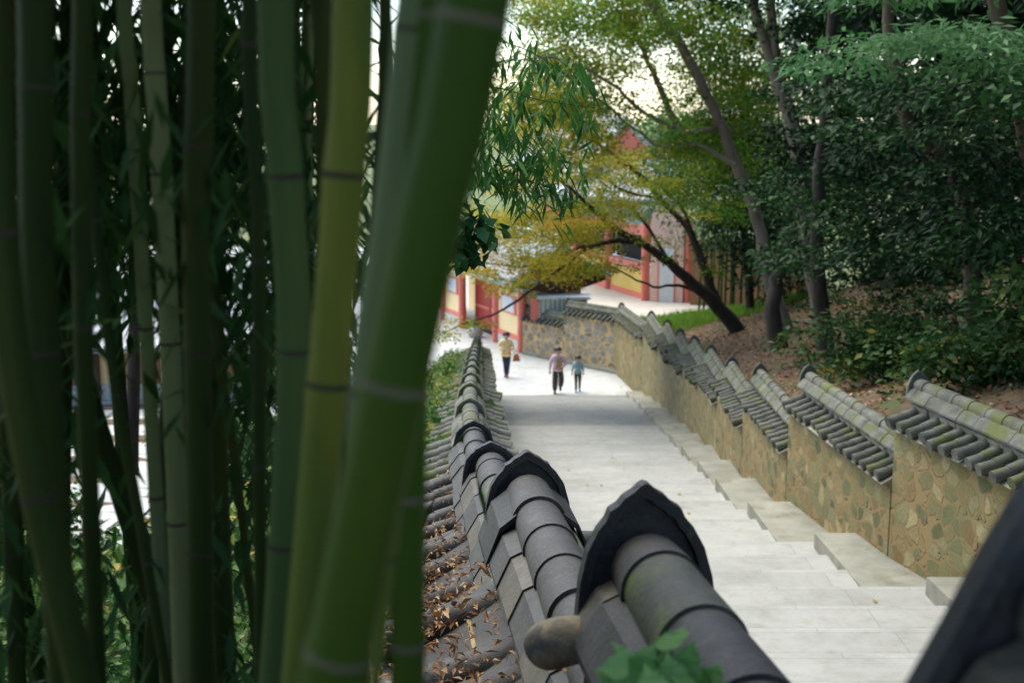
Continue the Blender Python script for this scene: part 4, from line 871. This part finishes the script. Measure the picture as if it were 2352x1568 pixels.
for i, (a, b, y) in enumerate(spots):
    p = pt(a, b, y=y); q_ = p - Vector((0, -.004, .022)); mb.tube(smooth_path([root, root.lerp(q_, .6) + Vector((0, .0, -.01)), q_], 4), .0014, 6); dd = Vector(((p.x - root.x) * .8 + r_.randn() * .025, .02 + r_.randn() * .02, .05 + r_.randn() * .03))
    ivy_leaf(lv, p - dd.normalized() * .025, dd, Vector((r_.randn() * .5, -.35 + r_.randn() * .4, .8)), .038 + .018 * r_.rand())
mb.build('stem', M['culm_mid'], ip)
me_o = lv.build('leaves', L['creeper'], ip); a_ = me_o.data.attributes.new('hue', 'FLOAT', 'FACE'); a_.data.foreach_set('value', np.repeat(r_.rand(len(spots)), len(lv.f) // len(spots)).astype(np.float32))
# broken cap tile lying between the two near runs
mb = MB(); c0 = pt(1292, 1478, y=2.62)
mb.tube(smooth_path([c0 + Vector((.075, .0, .005)), c0 + Vector((.03, 0, .01)), c0 + Vector((-.02, 0, .0)), c0 + Vector((-.055, -.005, -.012)), c0 + Vector((-.078, -.01, -.022))], 4), [.042, .045, .048, .050, .052, .053, .054, .055, .055, .054, .053, .050, .047, .041, .034, .024, .009], 22)
M['cap'] = nmat('mottled_brown_clay', (.15, .115, .065), (.36, .29, .18), 22, .75, .5, .006, spot=(.11, .105, .085), spotscale=12, spotpos=(.5, .62), spec=.2)
tag(mb.build('cap_stone', M['cap']), 'rounded brown end tile lying in the gap between the two near coping runs', 'tile')

# ------------------------------------------------------------------ people
M['skin'] = nmat('skin', (.50, .30, .21), (.56, .35, .25), 12, .55, .05)
M['hair'] = nmat('dark_hair', (.018, .011, .008), (.05, .03, .022), 40, .5, .3)
M['hair_black'] = nmat('black_hair', (.008, .007, .007), (.02, .018, .017), 40, .5, .3)
M['yellow_cloth'] = nmat('yellow_blouse', (.70, .50, .20), (.80, .62, .32), 14, .85, .2)
M['navy'] = nmat('navy_trousers', (.018, .026, .06), (.035, .045, .09), 14, .85, .2)
M['pink_cloth'] = nmat('pink_cardigan', (.66, .45, .52), (.76, .56, .62), 30, .9, .3)
M['brown_cloth'] = nmat('brown_trousers', (.055, .04, .034), (.10, .075, .065), 60, .9, .3)
M['blue_cloth'] = nmat('pale_blue_jumper', (.24, .38, .40), (.36, .50, .51), 20, .9, .2, spot=(.55, .58, .56), spotscale=6, spotpos=(.62, .68))
M['black_cloth'] = nmat('black_trousers', (.010, .014, .015), (.025, .03, .03), 20, .85, .2)
M['blue_shoe'] = nmat('blue_shoe', (.03, .24, .55), (.05, .32, .65), 10, .5, .05)
M['black_shoe'] = nmat('black_shoe', (.012, .012, .012), (.03, .03, .03), 10, .5, .05)
M['red_shoe'] = nmat('plum_shoe', (.20, .03, .07), (.30, .06, .10), 10, .5, .05)
M['leather'] = nmat('tan_leather', (.30, .085, .015), (.46, .17, .03), 5, .4, .1)
M['card'] = nmat('brown_envelope', (.42, .25, .09), (.50, .31, .12), 10, .8, .1)
M['eye'] = nmat('eye', (.01, .008, .008), (.02, .015, .012), 10, .3, 0)
M['lip'] = nmat('lips', (.36, .12, .10), (.42, .15, .12), 10, .5, 0)
def skinned(name, J, E_, Rr, root, m, parent, extra=None, lev=2):
    keys = list(J); me = bpy.data.meshes.new('tmp'); me.from_pydata([tuple(J[k]) for k in keys], [(keys.index(a), keys.index(b)) for a, b in E_], []); me.update()
    ob = bpy.data.objects.new('tmp', me); COL.objects.link(ob); md = ob.modifiers.new('skin', 'SKIN'); md.use_smooth_shade = True
    for k, v in zip(keys, me.skin_vertices[0].data): rd = Rr[k]; v.radius = rd if hasattr(rd, '__len__') else (rd, rd); v.use_root = (k == root)
    sb = ob.modifiers.new('sub', 'SUBSURF'); sb.levels = lev; sb.render_levels = lev
    dg = bpy.context.evaluated_depsgraph_get(); ev = ob.evaluated_get(dg); em = ev.to_mesh()
    mb = MB(); mb.add([v.co.copy() for v in em.vertices], [tuple(p.vertices) for p in em.polygons], True)
    ev.to_mesh_clear(); bpy.data.objects.remove(ob); bpy.data.meshes.remove(me)
    if extra: extra(mb)
    return mb.build(name, m, parent)
def person(label, base, s, rot, pose, mats, hair='short', stoop=0.0, look=0.0, wide=1.0, hs=1.0):
    """s: height in metres; pose: joints in units of height, x = image right, -y = towards the camera"""
    o = thing('person', label, 'person', base); cr, sr = math.cos(R(rot)), math.sin(R(rot))
    def T(p): x, y, z = p; return Vector(base) + Vector((x * cr - y * sr, x * sr + y * cr, z)) * s
    j = dict(pelvis=(0, 0, .52), waist=(0, 0, .60), chest=(0, -.012 - stoop * .5, .72), neck=(0, -.005 - stoop, .835), head0=(0, -.012 - stoop * 1.3, .875), head1=(0, -.02 - stoop * 1.5, .935),
             hipL=(-.052, 0, .50), hipR=(.052, 0, .50), shL=(-.092, -stoop, .795), shR=(.092, -stoop, .795)); j.update(pose)
    J = {k: T(v) for k, v in j.items()}
    E_ = [('pelvis', 'waist'), ('waist', 'chest'), ('chest', 'neck'), ('neck', 'head0'), ('head0', 'head1'), ('pelvis', 'hipL'), ('pelvis', 'hipR'), ('hipL', 'kneeL'), ('hipR', 'kneeR'), ('kneeL', 'ankL'), ('kneeR', 'ankR'), ('ankL', 'toeL'), ('ankR', 'toeR'),
          ('chest', 'shL'), ('chest', 'shR'), ('shL', 'elL'), ('shR', 'elR'), ('elL', 'wrL'), ('elR', 'wrR'), ('wrL', 'hdL'), ('wrR', 'hdR')]
    rd = dict(pelvis=.062, waist=.058, chest=.07, neck=.028, head0=.052 * hs, head1=.058 * hs, hipL=.05, hipR=.05, kneeL=.032, kneeR=.032, ankL=.021, ankR=.021, toeL=.02, toeR=.02, shL=.036, shR=.036, elL=.025, elR=.025, wrL=.016, wrR=.016, hdL=.02, hdR=.02)
    rd = {k: v * s for k, v in rd.items()}
    def hands(mb):
        for sd, x in (('L', -1), ('R', 1)):
            w0, h0 = J['wr' + sd], J['hd' + sd]; d = (h0 - w0).normalized(); sidev = d.cross(Vector((0, 1, 0)));
            sidev = sidev.normalized() if sidev.length > .1 else Vector((1, 0, 0)); palm = d.cross(sidev)
            for q, ln_ in enumerate((.040, .046, .043, .034)):
                b_ = h0 + sidev * ((q - 1.5) * .0105 * s); mb.tube([b_, b_ + d * ln_ * .5 * s, b_ + d * ln_ * .9 * s + palm * .012 * s], [.0055 * s, .005 * s, .004 * s], 6)
            b_ = w0.lerp(h0, .6) + sidev * .017 * s; mb.tube([b_, b_ + (d + sidev * .7).normalized() * .022 * s, b_ + d * .04 * s + sidev * .022 * s], [.0065 * s, .006 * s, .0045 * s], 6)
        hc = J['head0'].lerp(J['head1'], .5); f = T((math.sin(R(look)), -math.cos(R(look)), 0)) - T((0, 0, 0)); f.normalize()
        mb.ball(hc + f * .058 * s * hs + Vector((0, 0, -.004 * s)), (.009 * s, .012 * s, .012 * s), 8, 6)     # nose
        sv = f.cross(Vector((0, 0, 1)))
        for e in (-1, 1): mb.ball(hc + sv * e * .057 * s * hs + Vector((0, 0, -.002 * s)), (.008 * s, .012 * s, .016 * s), 8, 6)   # ears
        mb.ball(hc + f * .03 * s + Vector((0, 0, -.03 * s)), (.028 * s, .024 * s, .022 * s), 10, 7)  # chin
    skinned('body', J, E_, rd, 'pelvis', M['skin'], o, hands)
    hc = J['head0'].lerp(J['head1'], .5); f = T((math.sin(R(look)), -math.cos(R(look)), 0)) - T((0, 0, 0)); f.normalize(); sv = f.cross(Vector((0, 0, 1)))
    for e in (-1, 1):
        mb = MB(); mb.ball(hc + f * .055 * s * hs + sv * e * .022 * s + Vector((0, 0, .008 * s)), (.007 * s, .006 * s, .005 * s), 8, 6); mb.build('eye', M['eye'], o)
    mb = MB(); mb.ball(hc + f * .058 * s * hs + Vector((0, 0, -.032 * s)), (.013 * s, .006 * s, .005 * s), 8, 6); mb.build('mouth', M['lip'], o)
    # hair: a cap over the back and top of the head
    mb = MB(); vs = []; nu, nv = 18, 10
    up = (J['head1'] - J['neck']).normalized()
    for i in range(nv + 1):
        for k in range(nu):
            ph = 2 * math.pi * k / nu; fr = math.cos(ph)      # 1 = front
            mx = lerp(118 if hair != 'long' else 140, 52, sst((fr + .35) / .9)); th = R(mx) * i / nv
            q = 1 + .05 * math.sin(5 * ph + i)
            d = f * (math.sin(th) * fr) + sv * (math.sin(th) * math.sin(ph)) + Vector((0, 0, math.cos(th)))
            vs.append(hc + Vector((d.x * .074, d.y * .078, d.z * .082)) * s * q * hs - f * .008 * s + Vector((0, 0, .006 * s)))
    mb.add(vs, [(i * nu + k, (i + 1) * nu + k, (i + 1) * nu + (k + 1) % nu, i * nu + (k + 1) % nu) for i in range(nv) for k in range(nu)], True)
    if hair == 'bun': mb.ball(hc - f * .06 * s + Vector((-.05 * s, 0, .03 * s)), .036 * s, 10, 8)
    if hair == 'curly':
        rr = np.random.RandomState(4)
        for q in range(26):
            a = rr.uniform(0, 2 * math.pi); e = rr.uniform(-.1, 1); dv = Vector((math.cos(a) * math.cos(e), max(-.35, math.sin(a) * math.cos(e)) + .1, math.sin(e))); mb.ball(hc + dv * .066 * s + Vector((0, .006 * s, .012 * s)), .018 * s, 8, 6)
    mb.build('hair', M[mats['hair']], o)
    # top
    K = {k: v for k, v in J.items() if k in ('pelvis', 'waist', 'chest', 'shL', 'shR', 'elL', 'elR')}
    K['hem'] = T((0, 0, mats.get('hem', .47))); K['col'] = J['chest'].lerp(J['neck'], .75)
    for sd in 'LR': K['cuf' + sd] = J['el' + sd].lerp(J['wr' + sd], mats.get('cuff', .92))
    w_ = wide
    r2 = dict(pelvis=.098 * w_, waist=.092 * w_, chest=.088 * w_, shL=.042, shR=.042, elL=.036, elR=.036, hem=.102 * w_, col=.040, cufL=.028 * w_, cufR=.028 * w_)
    skinned('top', K, [('hem', 'pelvis'), ('pelvis', 'waist'), ('waist', 'chest'), ('chest', 'col'), ('chest', 'shL'), ('chest', 'shR'), ('shL', 'elL'), ('shR', 'elR'), ('elL', 'cufL'), ('elR', 'cufR')], {k: v * s for k, v in r2.items()}, 'waist', M[mats['top']], o)
    K = {k: J[k] for k in ('pelvis', 'hipL', 'hipR', 'kneeL', 'kneeR')}
    for sd in 'LR': K['hm' + sd] = J['knee' + sd].lerp(J['ank' + sd], .96)
    lw = mats.get('leg', 1); r3 = dict(pelvis=.07, hipL=.06, hipR=.06, kneeL=.042 * lw, kneeR=.042 * lw, hmL=.033 * lw, hmR=.033 * lw)
    skinned('trousers', K, [('pelvis', 'hipL'), ('pelvis', 'hipR'), ('hipL', 'kneeL'), ('hipR', 'kneeR'), ('kneeL', 'hmL'), ('kneeR', 'hmR')], {k: v * s for k, v in r3.items()}, 'pelvis', M[mats['trousers']], o)
    for sd in 'LR':
        a, t = J['ank' + sd], J['toe' + sd]; mb = MB(); d = t - a; h_ = a - d * .25
        mb.tube(smooth_path([h_ + Vector((0, 0, -.012 * s)), a.lerp(t, .15) + Vector((0, 0, -.005 * s)), a.lerp(t, .6) + Vector((0, 0, -.002 * s)), t + d * .15], 4), [.018 * s, .024 * s, .028 * s, .028 * s, .028 * s, .028 * s, .028 * s, .027 * s, .027 * s, .026 * s, .024 * s, .021 * s, .012 * s], 12); mb.build('shoe', M[mats['shoe']], o)
    return o, T
pp = pt(1281, 903, z=0.02); pp.z = .0
pose = dict(kneeL=(-.055, -.02, .28), ankL=(-.06, .01, .04), toeL=(-.065, -.075, .018), kneeR=(.07, -.09, .30), ankR=(.055, .06, .13), toeR=(.055, .02, .07),
            elL=(-.155, .0, .635), wrL=(-.165, -.03, .50), hdL=(-.165, -.04, .46), elR=(.165, -.03, .64), wrR=(.075, -.15, .575), hdR=(.035, -.165, .575))
o_, T_ = person('woman in pink cardigan and loose brown trousers climbing with bowed head, envelope at her chest', pp, 1.66, 0, pose, dict(top='pink_cloth', trousers='brown_cloth', shoe='black_shoe', hair='hair', leg=1.55, hem=.46), 'bun', stoop=.05, look=12, wide=1.12)
mb = MB(); cs = [T_(p) for p in ((-.045, -.145, .545), (.055, -.145, .535), (.075, -.118, .735), (-.02, -.118, .745))]; mb.prism(cs, (0, .018, 0)); tag(mb.build('envelope', M['card']), 'flat brown envelope pressed against the chest of the woman in pink', 'envelope')
pc = pt(1327, 900, z=0.0)
pose = dict(kneeL=(-.05, -.03, .27), ankL=(-.05, -.06, .04), toeL=(-.055, -.13, .02), kneeR=(.05, -.01, .28), ankR=(.05, .08, .06), toeR=(.055, .01, .03),
            elL=(-.135, .02, .65), wrL=(-.155, .01, .53), hdL=(-.16, -.005, .49), elR=(.13, .02, .65), wrR=(.135, -.05, .54), hdR=(.135, -.07, .50),
            head0=(0, -.012, .87), head1=(0, -.015, .93))
person('small child in pale blue jumper, black trousers and bright blue shoes beside the woman', pc, 1.28, 0, pose, dict(top='blue_cloth', trousers='black_cloth', shoe='blue_shoe', hair='hair_black', leg=.95, hem=.48), 'short', hs=1.16)
py_ = pt(1163, 866, z=0.0)
pose = dict(kneeL=(-.03, -.03, .28), ankL=(-.02, .02, .05), toeL=(-.03, -.06, .02), kneeR=(.045, -.03, .28), ankR=(.02, -.05, .04), toeR=(.02, -.13, .02),
            elL=(-.165, -.01, .66), wrL=(-.08, -.12, .60), hdL=(-.045, -.14, .605), elR=(.15, -.02, .65), wrR=(.10, -.13, .63), hdR=(.07, -.15, .635))
o_, T_ = person('woman in pale yellow blouse and navy trousers by the gatehouse with a bag', py_, 1.68, 0, pose, dict(top='yellow_cloth', trousers='navy', shoe='red_shoe', hair='hair', leg=.95, hem=.44), 'curly', wide=1.22, look=5)
bg_ = thing('handbag', 'tan leather shoulder bag hanging from the arm of the woman in yellow', 'bag', T_((.2, -.09, .36)))
mb = MB(); c = [T_(p) for p in ((.13, -.13, .37), (.30, -.13, .37), (.30, -.04, .37), (.13, -.04, .37), (.165, -.10, .515), (.255, -.10, .515), (.255, -.07, .515), (.165, -.07, .515))]; mb.hexa(c); mb.build('pouch', M['leather'], bg_)
mb = MB(); mb.tube(smooth_path([T_((.175, -.085, .51)), T_((.15, -.085, .60)), T_((.145, -.07, .655)), T_((.20, -.085, .60)), T_((.245, -.085, .51))], 5), .007 * 1.7, 8); mb.build('strap', M['leather'], bg_)
print('objects', len(bpy.data.objects), 'polys', sum(len(m.polygons) for m in bpy.data.meshes))
